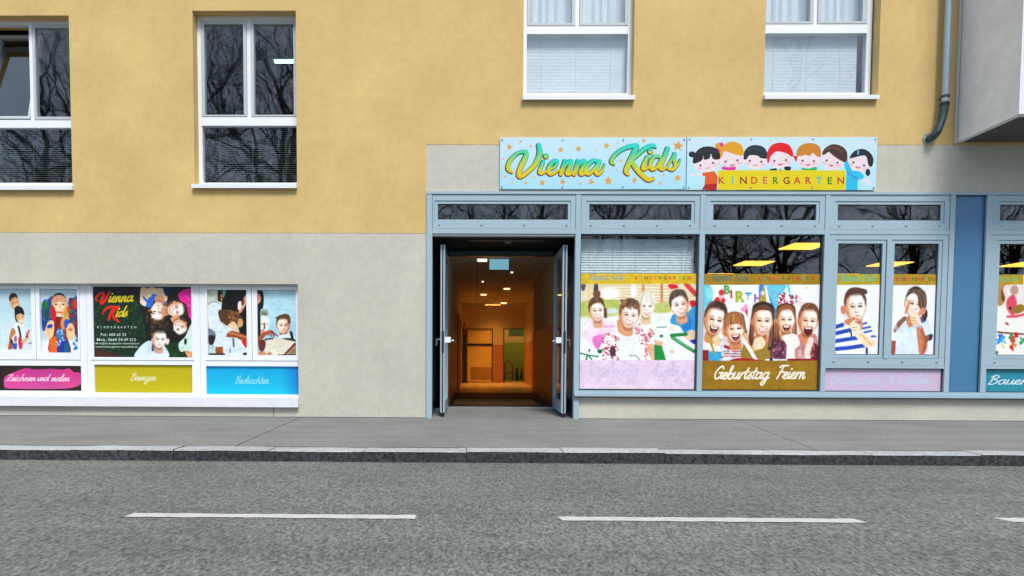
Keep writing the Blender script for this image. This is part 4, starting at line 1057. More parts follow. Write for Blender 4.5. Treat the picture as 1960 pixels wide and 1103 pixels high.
def art_sign_children():
    A = Art((20, 48), (1912, 46), (8, 578), .55, (190, 228, 244))
    A.rect(0, 20, 1960, 620, lambda x, y: np.stack([np.clip(206 - (y - 60) * .05, 160, 215), 230 + 0 * x, 244 + 0 * x], -1))
    SK = (240, 222, 226); CK = (246, 196, 206)
    def head(c, rx, ry, hair, rot=0, smile=(200, 70, 80)):
        A.ell(c, rx, ry, SK, rot)
        cr, sr = math.cos(R(rot)), math.sin(R(rot))
        L = lambda u, v: (c[0] + u * rx * cr - v * ry * sr, c[1] + u * rx * sr + v * ry * cr)
        for sd in (-1, 1):
            A.ell(L(sd * .5, .12), 11, 10, (60, 50, 60), 0); A.ell(L(sd * .62, .42), 24, 17, CK, 0, 6)
        A.line([L(-.16, .52), L(0, .6), L(.18, .5)], 12, smile)
        return L
    # second row figures first, then the front board
    L = head((460, 275), 118, 98, 0, -6)
    A.ell((335, 145), 40, 40, (222, 160, 30)); A.poly([(338, 262), (345, 190), (380, 130), (470, 92), (560, 130), (580, 225), (520, 228), (395, 190), (370, 235)], (226, 160, 22))
    A.poly([(300, 160), (335, 165), (350, 195), (320, 195)], (222, 40, 150)); A.poly([(340, 120), (365, 100), (382, 130), (360, 145)], (222, 40, 150))
    A.poly([(370, 345), (430, 350), (500, 345), (485, 380), (370, 372)], (222, 40, 160))
    L = head((700, 280), 115, 92, 0, 4, (220, 150, 160))
    A.poly([(582, 268), (590, 190), (640, 140), (705, 128), (780, 150), (825, 220), (828, 262), (750, 258), (720, 235), (640, 232), (610, 268)], (28, 40, 46))
    for q in ([(620, 190), (690, 160), (760, 180)],): A.line(q, 14, (74, 92, 100), 10, a=.5)
    L = head((945, 270), 118, 92, 0, -4)
    A.poly([(818, 298), (818, 200), (860, 130), (945, 102), (1030, 125), (1070, 190), (1068, 245), (1010, 210), (930, 190), (900, 195), (850, 240), (835, 300)], (226, 14, 18))
    A.poly([(845, 370), (905, 360), (910, 380), (845, 382)], (20, 18, 22)); A.poly([(990, 345), (1050, 345), (1045, 380), (1000, 380)], (20, 18, 22)); A.ell((950, 376), 8, 8, (20, 18, 22))
    A.poly([(1075, 232), (1140, 240), (1100, 295)], (212, 30, 26), 0, False)
    L = head((1225, 275), 112, 92, 0, 2)
    A.poly([(1105, 225), (1130, 150), (1190, 112), (1280, 112), (1340, 150), (1350, 240), (1310, 240), (1270, 205), (1240, 235), (1190, 225), (1150, 238)], (206, 130, 30))
    A.poly([(1165, 355), (1230, 362), (1300, 345), (1300, 380), (1165, 376)], (40, 180, 100))
    L = head((1465, 280), 110, 92, 0, 12)
    A.poly([(1362, 222), (1390, 160), (1470, 118), (1560, 140), (1610, 200), (1605, 300), (1540, 275), (1480, 235), (1430, 195), (1400, 215)], (72, 44, 34)); A.line([(1400, 170), (1480, 150), (1560, 190)], 22, (120, 84, 70), 14, a=.5)
    # left girl
    A.line([(55, 428), (190, 425)], 20, SK)
    L = head((210, 310), 128, 90, 0, -12, (226, 160, 180))
    A.ell((66, 222), 34, 30, (30, 32, 44)); A.poly([(78, 312), (85, 230), (140, 165), (220, 142), (300, 160), (345, 215), (340, 268), (275, 268), (255, 215), (240, 262), (185, 275), (178, 235), (160, 285)], (26, 24, 30)); A.line([(130, 210), (220, 175), (300, 200)], 18, (66, 66, 74), 12, a=.5)
    A.poly([(165, 408), (290, 392), (320, 440), (312, 570), (185, 570), (195, 438), (170, 440)], (226, 92, 24), 0, False)
    A.poly([(195, 525), (318, 512), (312, 578), (160, 576)], (176, 20, 20), 0, False)
    # right girl
    L = head((1730, 305), 108, 88, 0, 16)
    A.poly([(1638, 258), (1680, 190), (1760, 165), (1830, 195), (1872, 260), (1862, 335), (1825, 330), (1800, 240), (1740, 235)], (26, 26, 38)); A.ell((1818, 400), 24, 36, (20, 20, 30)); A.rect(1712, 178, 1728, 222, (110, 180, 220))
    A.line([(1790, 470), (1850, 520)], 34, SK)
    A.poly([(1592, 290), (1620, 290), (1660, 380), (1740, 390), (1785, 440), (1760, 470), (1720, 470), (1715, 578), (1600, 578), (1605, 400), (1585, 330)], (36, 190, 232), 0, False)
    A.line([(1608, 400), (1722, 470)], 8, (100, 90, 190))
    A.rect(325, 380, 1595, 576, (228, 208, 0), 4)
    A.spaced(KW, 360, 1548, 516, 72, [(206, 40, 70), (60, 180, 200), (130, 20, 30), (200, 60, 24), (214, 70, 120), (20, 120, 20), (120, 30, 10), (206, 40, 30), (190, 30, 60), (70, 176, 190), (10, 120, 30), (190, 30, 40)], .018)
    return A.finish(2, 0)

def print_mat(name, A, rough=0.42, gain=0.86):
    im = bpy.data.images.new(name, A.W, A.H)
    px = np.ones((A.H, A.W, 4), np.float32); px[..., :3] = A.im[::-1] / 255
    im.pixels.foreach_set(px.ravel()); im.pack()
    m, t, b = nt(name)
    tx = N(t, 'ShaderNodeTexImage'); tx.image = im; tx.extension = 'EXTEND'
    uv = N(t, 'ShaderNodeUVMap'); t.links.new(uv.outputs[0], tx.inputs[0])
    mx = N(t, 'ShaderNodeMix', data_type='RGBA', blend_type='MULTIPLY'); mx.inputs[0].default_value = 1
    mx.inputs[7].default_value = (gain, gain, gain, 1)
    t.links.new(tx.outputs[0], mx.inputs[6]); t.links.new(mx.outputs[2], b.inputs['Base Color'])
    b.inputs['Roughness'].default_value = rough; b.inputs['Specular IOR Level'].default_value = 0.4
    return m

def sheet(name, x0, x1, z0, z1, y, th, A, label, cat, group=None, rough=.42, gain=.86, wave=0.0):
    """a printed film or board standing upright: a thin box with the print mapped over its face"""
    mb = MB(); n = 12 if wave else 1
    xs = np.linspace(x0, x1, n + 1)
    dy = [wave * math.sin(i * 1.9 + x0) for i in range(n + 1)] if wave else [0, 0]
    for i in range(n):
        a, b = xs[i], xs[i + 1]
        for z_, off in ((0, 0),):
            mb.quad((a, y + dy[i], z0), (b, y + dy[i + 1], z0), (b, y + dy[i + 1] * .3, z1), (a, y + dy[i] * .3, z1))
            mb.quad((a, y + th, z0), (a, y + th, z1), (b, y + th, z1), (b, y + th, z0))
            mb.quad((a, y + dy[i], z0), (a, y + th, z0), (b, y + th, z0), (b, y + dy[i + 1], z0))
            mb.quad((a, y + dy[i] * .3, z1), (b, y + dy[i + 1] * .3, z1), (b, y + th, z1), (a, y + th, z1))
    mb.quad((x0, y + dy[0], z0), (x0, y + dy[0] * .3, z1), (x0, y + th, z1), (x0, y + th, z0))
    mb.quad((x1, y + dy[-1], z0), (x1, y + th, z0), (x1, y + th, z1), (x1, y + dy[-1] * .3, z1))
    loc = ((x0 + x1) / 2, y, z0)
    def uv(me, o):
        l = me.uv_layers.new(name='UVMap')
        for lp in me.loops:
            v = me.vertices[lp.vertex_index].co
            l.data[lp.index].uv = ((v.x + o.x - x0) / (x1 - x0), (v.z + o.z - z0) / (z1 - z0))
    mb.uv = uv
    o = solo(name, mb, print_mat(name + '_print', A, rough, gain), loc)
    return tag(o, label, cat, group)

# ------------------------------------------------------------------ ground, road, kerb, pavement
tag(solo('ground', MB().box(-150, 150, -150, 60, -0.5, -0.125), M['soil']), kind='structure')
road = tag(solo('road', MB().box(-90, 90, -10.2, -3.04, -0.124, -0.105), M['asphalt']), kind='structure')
def dash(x0, x1, y0, y1, sk0, sk1, seed):
    # worn thermoplastic line with slightly ragged edges and slanted ends
    r = random.Random(seed); mb = MB(); n = 26; lo = []; hi = []
    for i in range(n + 1):
        t = i / n
        lo.append((x0 + sk0 + (x1 + sk1 - x0 - sk0) * t, y0 + r.uniform(-.006, .006)))
        hi.append((x0 + (x1 - x0) * t, y1 + r.uniform(-.006, .006)))
    for i in range(n):
        mb.quad((*lo[i], -.101), (*lo[i + 1], -.101), (*hi[i + 1], -.101), (*hi[i], -.101))
    mb.quad((*lo[0], -.106), (*lo[0], -.101), (*hi[0], -.101), (*hi[0], -.106))
    mb.quad((*lo[-1], -.106), (*hi[-1], -.106), (*hi[-1], -.101), (*lo[-1], -.101))
    return mb
for i, (a, b, y0, y1, s0, s1) in enumerate([(-2.075, -.352, -4.985, -4.90, -.01, .0), (.50, 2.272, -4.995, -4.91, .02, .03), (3.14, 4.9, -4.955, -4.86, .05, .02), (-4.7, -2.95, -4.98, -4.90, 0, 0)]):
    part('lane_marking', dash(a, b, y0, y1, s0, s1, 40 + i), M['paint'], road)

pave = link('pavement', None)
ORG['pavement'] = Vector((0, 0, 0)); pave['kind'] = 'structure'
def slab(x0, x1, xa, xb, y0=-2.80, y1=-.004):
    mb = MB()
    n = len(mb.v)
    mb.v += [(x0, y0, -.3), (x1, y0, -.3), (xb, y1, -.3), (xa, y1, -.3), (x0, y0, 0), (x1, y0, 0), (xb, y1, 0), (xa, y1, 0)]
    for q in ((0, 3, 2, 1), (4, 5, 6, 7), (0, 1, 5, 4), (1, 2, 6, 5), (2, 3, 7, 6), (3, 0, 4, 7)): mb.f.append(tuple(n + i for i in q))
    return mb
for x0, x1, xa, xb in [(-40, -10.505, -40, -10.505), (-10.495, -2.302, -10.495, -2.487), (-2.288, 3.225, -2.473, 3.69), (3.235, 10.1, 3.70, 10.1), (10.11, 40, 10.11, 40)]:
    part('paving_section', slab(x0, x1, xa, xb), M['pave'], pave)
kerb = link('kerb', None); ORG['kerb'] = Vector((0, 0, 0)); kerb['kind'] = 'structure'
x = -14.0; k = 0
while x < 14.0:
    L = rnd.uniform(.86, 1.0)
    me_dz = rnd.uniform(-.006, .004); dy = rnd.uniform(-.006, .006)
    bm = bmesh.new()
    bmesh.ops.create_cube(bm, size=1)
    for v in bm.verts:
        v.co = Vector((x + L / 2 + v.co.x * (L - .005), -2.925 + dy + v.co.y * .228, -.15 + me_dz + v.co.z * .30))
    bmesh.ops.bevel(bm, geom=[e for e in bm.edges if all(v.co.z > -.1 for v in e.verts)], offset=.008, segments=1, affect='EDGES')
    bmesh.ops.subdivide_edges(bm, edges=[e for e in bm.edges if abs(e.verts[0].co.x - e.verts[1].co.x) > .5], cuts=3)
    for v in bm.verts:
        v.co.y += rnd.uniform(-.004, .004); v.co.z += rnd.uniform(-.003, .003)
    me = bpy.data.meshes.new('kerb_stone'); bm.to_mesh(me); bm.free(); me.materials.append(M['kerb']); me.materials.append(M['kerb_grime'])
    for f in me.polygons: f.material_index = 1 if (f.normal.y < -.8 and f.center.z < -.02) or abs(f.normal.x) > .8 else 0
    o = link('kerb_stone', me, kerb); x += L
verge = tag(solo('far_pavement', MB().box(-90, 90, -13.4, -10.25, -.3, 0.0), M['pave']), kind='structure')
tag(solo('park_ground', MB().box(-140, 140, -120, -13.45, -.3, 0.02), M['soil']), kind='structure')

# ------------------------------------------------------------------ the building
B = thing('building', 'mustard yellow rendered building with pale grey base and blue-grey shopfront', 'building', (0, 0, 0))
OPEN = [ # x0 x1 z0 z1 depth
    (-7.14, -5.68, 3.22, 5.59, .16), (-3.95, -2.51, 3.25, 5.65, .16), (.645, 2.17, 4.46, 6.9, .14), (3.965, 5.53, 4.46, 6.9, .16),
    (-7.15, -2.51, .20, 1.885, .13), (-.69, 8.95, .325, 3.17, .10), (-.69, 1.46, 0, .325, .10),
]
def in_open(x, z):
    for o in OPEN:
        if o[0] < x < o[1] and o[2] < z < o[3]: return o
    return None
def zone(x, z):
    if in_open(x, z): return None
    if x > 6.60 and z > 3.86: return 'grey'
    if z > 3.825 or (x < -.70 and z > 2.60): return 'yellow'
    return 'grey'
xc = sorted({-16, 16, -.70, 6.60} | {v for o in OPEN for v in o[:2]}); zc = sorted({-.3, 10.5, 2.60, 3.825, 3.86} | {v for o in OPEN for v in o[2:4]})
W = {'yellow': MB(), 'grey': MB()}
for i in range(len(xc) - 1):
    for j in range(len(zc) - 1):
        x0, x1, z0, z1 = xc[i], xc[i + 1], zc[j], zc[j + 1]; mx_, mz_ = (x0 + x1) / 2, (z0 + z1) / 2
        k = zone(mx_, mz_)
        if not k: continue
        mb = W[k]; yy = 0 if k == 'yellow' else .003
        mb.quad((x0, yy, z0), (x1, yy, z0), (x1, yy, z1), (x0, yy, z1))
        for (ex, ez, q) in ((x0 - .001, mz_, 'l'), (x1 + .001, mz_, 'r'), (mx_, z0 - .001, 'd'), (mx_, z1 + .001, 'u')):
            o = in_open(ex, ez); d = None
            if o: d = o[4] + .22
            elif zone(ex, ez) and zone(ex, ez) != k and k == 'yellow': d = .003
            if d is None: continue
            if q == 'l': mb.quad((x0, yy, z0), (x0, yy, z1), (x0, d, z1), (x0, d, z0))
            if q == 'r': mb.quad((x1, yy, z0), (x1, d, z0), (x1, d, z1), (x1, yy, z1))
            if q == 'd': mb.quad((x0, yy, z0), (x0, d, z0), (x1, d, z0), (x1, yy, z0))
            if q == 'u': mb.quad((x0, yy, z1), (x1, yy, z1), (x1, d, z1), (x0, d, z1))
part('facade_wall', W['yellow'], M['yellow'], B)
part('base_wall', W['grey'], M['grey'], B)
# solid rest of the house behind the rooms
part('building_core', MB().box(-16, 16, 14.3, 22, -.3, 10.5).box(-16, -15.9, .3, 14.2, -.3, 10.4).box(15.9, 16, .3, 14.2, -.3, 10.4), M['yellow'], B)
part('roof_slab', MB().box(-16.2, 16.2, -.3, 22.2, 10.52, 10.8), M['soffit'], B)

def slats(x0, x1, z0, z1, y, pitch, tilt, depth=.024, ladders=0):
    mb = MB(); z = z1
    dz = depth * math.sin(R(tilt)) / 2; dy = depth * math.cos(R(tilt)) / 2
    while z > z0:
        j = rnd.uniform(-.0015, .0015)
        mb.quad((x0, y - dy, z - dz + j), (x1, y - dy, z - dz + j), (x1, y + dy, z + dz + j), (x0, y + dy, z + dz + j)); z -= pitch
    for i in range(ladders):
        xx = x0 + (x1 - x0) * (i + .5) / ladders
        mb.box(xx - .003, xx + .003, y - dy - .004, y - dy - .002, z0, z1)
    return mb
def drape(x0, x1, z0, z1, y, amp, n, seed):
    r = random.Random(seed); mb = MB(); m = n * 6; P = []
    ph = r.uniform(0, 6)
    for i in range(m + 1):
        t = i / m
        P.append((x0 + (x1 - x0) * t, y + amp * math.sin(ph + t * n * 6.28 + 1.2 * math.sin(t * 9 + seed)) + amp * .4 * math.sin(t * 41 + seed)))
    for (a, b) in zip(P[:-1], P[1:]): mb.quad((a[0], a[1], z0), (b[0], b[1], z0), (b[0], b[1], z1), (a[0], a[1], z1))
    return mb

def upper_window(op, Y, fx0, fx1, zb, zlow, zbar, ztop, L, Rr, low, sill, blind, curtain=False, tilted=False, label=None):
    """tall two-sash window over a fixed lower light. L, Rr, low: pane extents in x"""
    w = hub('upper_window', B)
    if label: w['label'] = label
    fr = MB()
    fr.box(fx0, low[0], Y - .02, Y + .06, zb, ztop); fr.box(low[1], fx1, Y - .02, Y + .06, zb, ztop)
    fr.box(low[0], low[1], Y - .02, Y + .06, zb, zlow[0]); fr.box(low[0], low[1], Y - .022, Y + .06, zlow[1], zbar); fr.box(low[0], low[1], Y - .02, Y + .06, zlow[2] + .045, ztop)
    cx = (L[1] + Rr[0]) / 2
    fr.box(cx - .028, cx + .028, Y - .012, Y + .06, zbar, zlow[2] + .045)
    part('frame', fr, M['white'], w)
    part('pane', MB().box(low[0], low[1], Y + .012, Y + .02, zlow[0], zlow[1]), M['glass_up'], w)
    zs0, zs1 = zbar + .004, zlow[2] + .042
    for k, (a, b) in enumerate((L, Rr)):
        sa = (low[0] + .004, cx - .03) if k == 0 else (cx + .03, low[1] - .004)
        s = MB(); Ys = Y - .028
        s.box(sa[0], a, Ys, Y + .04, zs0, zs1); s.box(b, sa[1], Ys, Y + .04, zs0, zs1)
        s.box(a, b, Ys, Y + .04, zs0, zlow[3]); s.box(a, b, Ys, Y + .04, zlow[2], zs1)
        p = MB().box(a, b, Y + .0, Y + .008, zlow[3], zlow[2])
        if tilted and k == 0:
            T = Matrix.Translation((0, Y + .04, zs0)) @ Matrix.Rotation(R(-11), 4, 'X') @ Matrix.Translation((0, -(Y + .04), -zs0))
            for q in (s, p): q.v = [tuple(T @ Vector(v)) for v in q.v]
        part('sash', s, M['sash'], w); part('pane', p, M['glass_up'], w)
    sl = MB(); n = 0
    a, b, z0, z1 = sill
    sl.v += [(a, -.058, z0), (b, -.058, z0), (b, Y - .022, z0 + .045), (a, Y - .022, z0 + .045), (a, -.058, z1 - .01), (b, -.058, z1 - .01), (b, Y - .022, z1 + .035), (a, Y - .022, z1 + .035)]
    for q in ((0, 3, 2, 1), (4, 5, 6, 7), (0, 1, 5, 4), (1, 2, 6, 5), (2, 3, 7, 6), (3, 0, 4, 7)): sl.f.append(q)
    part('sill', sl, M['sill'], w)
    if blind:
        bx1 = blind[1] if len(blind) > 1 else low[1] + .03
        part('blind', slats(low[0] - .03, bx1, zlow[0] - .02, zlow[1] + .02, Y + .09, .020 if blind[0] is M['blind'] else .03, 76 if blind[0] is M['blind'] else 30, .031, 3), blind[0], w)
    if curtain:
        for (a, b), sd in ((L, 3), (Rr, 8)): part('curtain', drape(a - .05, b + .05, zlow[3] - .1, zlow[2] + .1, Y + .13, .022, 5, sd), M['curtain'], w)
    return w
upper_window(OPEN[0], .16, -7.16, -5.62, 3.28, (3.33, 4.106, 5.496, 4.258), 4.214, 5.62, (-6.94, -6.392), (-6.26, -5.763), (-7.08, -5.70), (-7.15, -5.655, 3.178, 3.245), (M['blind_dark'],), tilted=True, label='upper window with its left sash tilted open')
upper_window(OPEN[1], .16, -3.98, -2.46, 3.28, (3.336, 4.136, 5.545, 4.285), 4.258, 5.68, (-3.853, -3.297), (-3.148, -2.586), (-3.90, -2.53), (-3.972, -2.505, 3.207, 3.272), (M['blind_dark'],))
upper_window(OPEN[2], .14, .60, 2.20, 4.52, (4.577, 5.392, 6.75, 5.54), 5.50, 6.93, (.741, 1.327), (1.481, 2.065), (.70, 2.113), (.634, 2.18, 4.417, 4.485), (M['blind'],), curtain=True)
upper_window(OPEN[3], .16, 3.95, 5.507, 4.52, (4.59, 5.408, 6.75, 5.566), 5.53, 6.93, (4.04, 4.643), (4.799, 5.368), (4.0, 5.441), (3.955, 5.515, 4.424, 4.49), (M['blind'], 5.375), curtain=True)
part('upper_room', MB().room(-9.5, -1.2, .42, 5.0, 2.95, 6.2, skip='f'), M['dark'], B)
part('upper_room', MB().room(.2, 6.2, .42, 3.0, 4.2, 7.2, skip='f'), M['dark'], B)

# long white window band at street level
GP = []
for (x0, x1, panes, lowp, lz) in [(-7.19, -5.59, [(-6.90, -6.38, .903, 1.817), (-6.258, -5.711, .905, 1.815)], (-7.09, -5.684), (.352, .716)),
                                  (-5.586, -3.952, [(-5.514, -4.06, .844, 1.855)], (-5.494, -4.072), (.332, .736)),
                                  (-3.948, -2.46, [(-3.841, -3.275, .88, 1.813), (-3.124, -2.567, .882, 1.81)], (-3.875, -2.53), (.315, .722))]:
    w = hub('ground_window', B); Y = .13
    fr = MB(); zb, zt = .27, 1.93
    fr.box(x0, lowp[0], Y - .03, Y + .05, zb, zt); fr.box(lowp[1], x1, Y - .03, Y + .05, zb, zt)
    fr.box(lowp[0], lowp[1], Y - .03, Y + .05, zb, lz[0]); fr.box(lowp[0], lowp[1], Y - .032, Y + .05, lz[1], .80); fr.box(lowp[0], lowp[1], Y - .028, Y + .05, 1.862, zt)
    part('frame', fr, M['white'], w)
    part('pane', MB().box(lowp[0], lowp[1], Y + .0, Y + .008, *lz), M['glass'], w)
    for k, (a, b, z0, z1) in enumerate(panes):
        s = MB(); l = min(lowp[0] + .003, a - .02) if k == 0 else panes[0][1] + .5 * (a - panes[0][1]) + .004
        r_ = max(lowp[1] - .003, b + .02) if k == len(panes) - 1 else b + .5 * (panes[1][0] - b) - .004
        s.box(l, a, Y - .04, Y + .03, .803, 1.859); s.box(b, r_, Y - .04, Y + .03, .803, 1.859)
        s.box(a, b, Y - .04, Y + .03, .803, z0); s.box(a, b, Y - .04, Y + .03, z1, 1.859)
        part('sash', s, M['white'], w); part('pane', MB().box(a, b, Y - .008, Y, z0, z1), M['glass'], w)
sl = MB(); a, b = -7.15, -2.503
sl.v += [(a, -.06, .146), (b, -.06, .146), (b, .10, .18), (a, .10, .18), (a, -.06, .282), (b, -.06, .282), (b, .098, .308), (a, .098, .308)]
for q in ((0, 3, 2, 1), (4, 5, 6, 7), (0, 1, 5, 4), (1, 2, 6, 5), (2, 3, 7, 6), (3, 0, 4, 7)): sl.f.append(q)
part('window_sill', sl, M['sill'], B)
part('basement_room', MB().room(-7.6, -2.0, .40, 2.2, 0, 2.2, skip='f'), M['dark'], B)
part('foot_joint', MB().box(-16, -.69, -.005, .0, .0, .007).box(1.463, 16, -.005, .0, .0, .007), M['aludark'], B)
part('wall_crack', MB().tube([(-2.868, -.001, .004), (-2.872, -.001, .06), (-2.86, -.001, .09), (-2.885, -.001, .135)], .0035, 5), M['aludark'], B)

# ------------------------------------------------------------------ shopfront
SF = hub('shopfront', B)
y0, y1 = -.03, .08
for (a, b, z0) in [(-.688, -.612, 0), (1.39, 1.462, 0), (3.115, 3.185, .405), (4.842, 4.905, .405), (6.558, 6.625, .405), (7.06, 7.135, .405), (8.86, 8.94, .405)]:
    part('mullion', MB().box(a, b, y0, y1, z0, 3.135), M['alu'], SF)
part('top_rail', MB().box(-.688, 8.94, y0 - .006, y1, 3.136, 3.172), M['alu'], SF)
part('sill_rail', MB().box(1.395, 8.94, y0 - .05, y1, .325, .362).box(1.463, 8.94, y0 + .004, y1, .363, .404), M['alu'], SF)
part('sill_gasket', MB().box(1.40, 8.94, y0 - .02, y1 - .01, .309, .324), M['aludark'], SF)
BAYS = [(-.611, 1.389), (1.463, 3.114), (3.186, 4.841), (4.906, 6.557), (7.136, 8.859)]
part('transom_rail', (lambda m: [m.box(a, b, y0 + .002, y1, 2.592, 2.66) for a, b in BAYS] and m)(MB()), M['alu'], SF)
part('door_head', MB().box(-.611, 1.389, y0 + .02, y1, 2.562, 2.591), M['sash'], SF)
for i, (a, b) in enumerate(BAYS):
    t = hub('transom_window', B)
    g0, g1, gz0, gz1 = a + .115, b - .115, 2.787, 3.006
    if i == 0: g0, g1 = -.535, 1.283
    part('frame', MB().frame(a + .004, b - .004, -.022, .05, 2.664, 3.131, g0 - a - .004 - .042, b - .004 - g1 - .042, gz0 - 2.664 - .042, 3.131 - gz1 - .042), M['alu'], t)
    part('glazing_bead', MB().frame(g0 - .039, g1 + .039, -.012, .045, gz0 - .039, gz1 + .039, .039), M['alu'], t)
    part('seal', MB().frame(g0 - .0415, g1 + .0415, -.006, .04, gz0 - .0415, gz1 + .0415, .0022).frame(g0, g1, .002, .03, gz0, gz1, .007), M['aludark'], t)
    part('pane', MB().box(g0, g1, .012, .02, gz0, gz1), M['glass_up'], t)
    for k in range(4): part('drain_cap', MB().disc((g0 + .02 + (g1 - g0 - .04) * k / 3, -.027, 2.706), 'y', .017, .006, 8, .010), M['screw'], t)
# fixed shop windows
for i in (1, 2):
    a, b = BAYS[i]; w = hub('shop_window', B)
    part('frame', MB().frame(a + .001, b - .001, .0, .06, .405, 2.591, .012), M['aludark'], w)
    part('pane', MB().box(a + .013, b - .013, .03, .038, .417, 2.579), M['glass'], w)
    if i == 1:
        bl = slats(a - .01, b - .02, .45, 2.53, .135, .036, 74, .043, 5)
        part('blind', bl, M['blind'], w)
# double casements over a low fixed light
for i in (3, 4):
    a, b = BAYS[i]; w = hub('casement_window', B)
    panes = [(5.04, 5.655), (5.82, 6.43)] if i == 3 else [(7.27, 7.885), (8.05, 8.66)]
    fr = MB(); Z0, Z1 = .779, 2.588; l, r_ = panes[0][0] - .05, panes[1][1] + .05
    fr.box(a + .003, l, -.022, .05, Z0, Z1); fr.box(r_, b - .003, -.022, .05, Z0, Z1); fr.box(l, r_, -.022, .05, Z0, .875); fr.box(l, r_, -.022, .05, 2.52, Z1)
    part('frame', fr, M['alu'], w)
    m0, m1 = panes[0][1] + .05, panes[1][0] - .05
    part('meeting_stile', MB().box(m0 + .003, m1 - .003, -.03, .05, .872, 2.519), M['alu'], w)
    for (pa, pb), (la, lb) in zip(panes, ((l, m0), (m1, r_))):
        part('sash', MB().frame(la + .004, lb - .004, -.014, .045, .879, 2.516, pa - la - .004, lb - .004 - pb, .046, .046), M['alu'], w)
        part('seal', MB().frame(la + .0005, lb - .0005, -.004, .04, .8755, 2.5195, .003).frame(pa, pb, .0, .03, .925, 2.47, .008), M['aludark'], w)
        part('pane', MB().box(pa, pb, .014, .022, .925, 2.47), M['glass'], w)
    for k in range(4): part('drain_cap', MB().disc((l + .03 + (r_ - l - .06) * k / 3, -.027, .822), 'y', .017, .006, 8, .010), M['screw'], w)
    part('transom', MB().box(a, b, -.026, .06, .735, .777), M['alu'], w)
    part('low_frame', MB().frame(a + .001, b - .001, .0, .05, .405, .734, .01), M['aludark'], w)
    part('low_pane', MB().box(a + .012, b - .012, .02, .028, .416, .723), M['glass'], w)
part('blue_infill_panel', MB().box(6.626, 7.059, .012, .06, .405, 3.134), M['panel'], SF)
part('panel_seal', MB().frame(6.627, 7.058, .0, .0115, .406, 3.133, .006), M['aludark'], SF)

# ------------------------------------------------------------------ entrance recess, doors, corridor
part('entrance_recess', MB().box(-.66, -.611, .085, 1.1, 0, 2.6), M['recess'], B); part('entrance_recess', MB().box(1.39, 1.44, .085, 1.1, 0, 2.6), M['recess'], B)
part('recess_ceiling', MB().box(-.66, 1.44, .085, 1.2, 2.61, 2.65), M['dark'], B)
rs = MB(); rs.v += [(-.61, -.002, -.2), (1.389, -.002, -.2), (1.389, 1.12, -.2), (-.61, 1.12, -.2), (-.61, -.002, .001), (1.389, -.002, .001), (1.389, 1.12, .052), (-.61, 1.12, .052)]
for q in ((0, 3, 2, 1), (4, 5, 6, 7), (0, 1, 5, 4), (1, 2, 6, 5), (2, 3, 7, 6), (3, 0, 4, 7)): rs.f.append(q)
part('recess_floor', rs, M['pave'], B)
part('threshold', MB().box(-.50, 1.29, 1.121, 1.16, .02, .074), M['steel'], B)
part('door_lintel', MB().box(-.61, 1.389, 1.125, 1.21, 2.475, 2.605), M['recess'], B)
part('door_track', MB().box(-.43, 1.22, 1.085, 1.12, 2.485, 2.545), mat('teal_track', (.02, .07, .085), .4), B)
part('door_sensor', MB().box(.43, .53, .50, .56, 2.565, 2.608).box(-.1, 1.0, .52, .535, 2.59, 2.606), M['steel'], B)
for sd, (xa, xb) in (('l', (-.502, -.438)), ('r', (1.237, 1.302))):
    d = hub('entrance_door', B); ya, yb, za, zb = .12, 1.115, .068, 2.462
    fr = MB(); s = .085
    fr.box(xa, xb, ya, ya + s, za, zb); fr.box(xa, xb, yb - s, yb, za, zb); fr.box(xa, xb, ya + s, yb - s, za, za + .16); fr.box(xa, xb, ya + s, yb - s, zb - .1, zb)
    part('leaf_frame', fr, M['alu'], d)
    part('pane', MB().box((xa + xb) / 2 - .006, (xa + xb) / 2 + .006, ya + s, yb - s, za + .16, zb - .1), M['glass_thin'], d)
    part('seal', MB().box(xa + .024, xb - .024, ya - .004, ya - .001, za + .01, zb - .01), M['black'], d)
    inn = xb if sd == 'l' else xa; q = 1 if sd == 'l' else -1
    part('lock_case', MB().box(min(inn, inn + q * .082), max(inn, inn + q * .082), .135, .19, 1.075, 1.155), M['lock'], d)
    h = MB(); h.tube([(inn + q * .08, .162, 1.105), (inn + q * .12, .162, 1.10), (inn + q * .125, .25, 1.10)], .011, 6)
    part('handle', h, M['steel'], d); h = MB()
    o_ = xa if sd == 'l' else xb
    h.tube([(o_, .17, 1.12), (o_ - q * .055, .17, 1.12)], .012, 6); h.tube([(o_ - q * .055, .165, 1.13), (o_ - q * .06, .17, 1.03)], .013, 6)
    part('handle', h, M['steel'], d)
    part('lock_plate', MB().box(xa + .02, xb - .012, ya - .008, ya - .0045, .93, 1.24), M['black'], d)
    part('foot_bolt', MB().box(xa + .01, xb - .005, ya - .02, ya + .05, .012, .066), M['black'], d)

CO = hub('corridor', B)
fz = .05; cz = 2.62
part('entry_floor', MB().box(-.47, 1.37, 1.165, 5.55, -.1, fz), M['floor_dark'], CO)
tile_me = None
for i in range(5):
    for j in range(13):
        xx, yy = -.46 + i * .45, 5.56 + j * .46
        if tile_me is None:
            o = part('floor_tile', MB().box(xx, xx + .442, yy, yy + .452, -.1, fz), M['floor_tile'], CO); tile_me = o.data
        else:
            o = link('floor_tile', tile_me, CO, (i * .45, j * .46, rnd.uniform(-.001, .001)))
part('floor_joint', MB().box(-.46, 1.8, 5.555, 11.6, -.11, fz - .006), M['doorframe'], CO)
lw = MB().box(-.50, -.45, 1.21, 11.5, fz, cz); part('side_wall', lw, M['ivory'], CO)
part('side_wall', MB().box(1.35, 1.40, 1.21, 5.6, 1.45, cz), M['ivory'], CO); part('side_wall', MB().box(1.62, 1.67, 5.6, 11.5, 1.38, cz), M['ivory'], CO); part('side_wall', MB().box(1.401, 1.62, 5.55, 5.6, fz, cz), M['ivory'], CO)
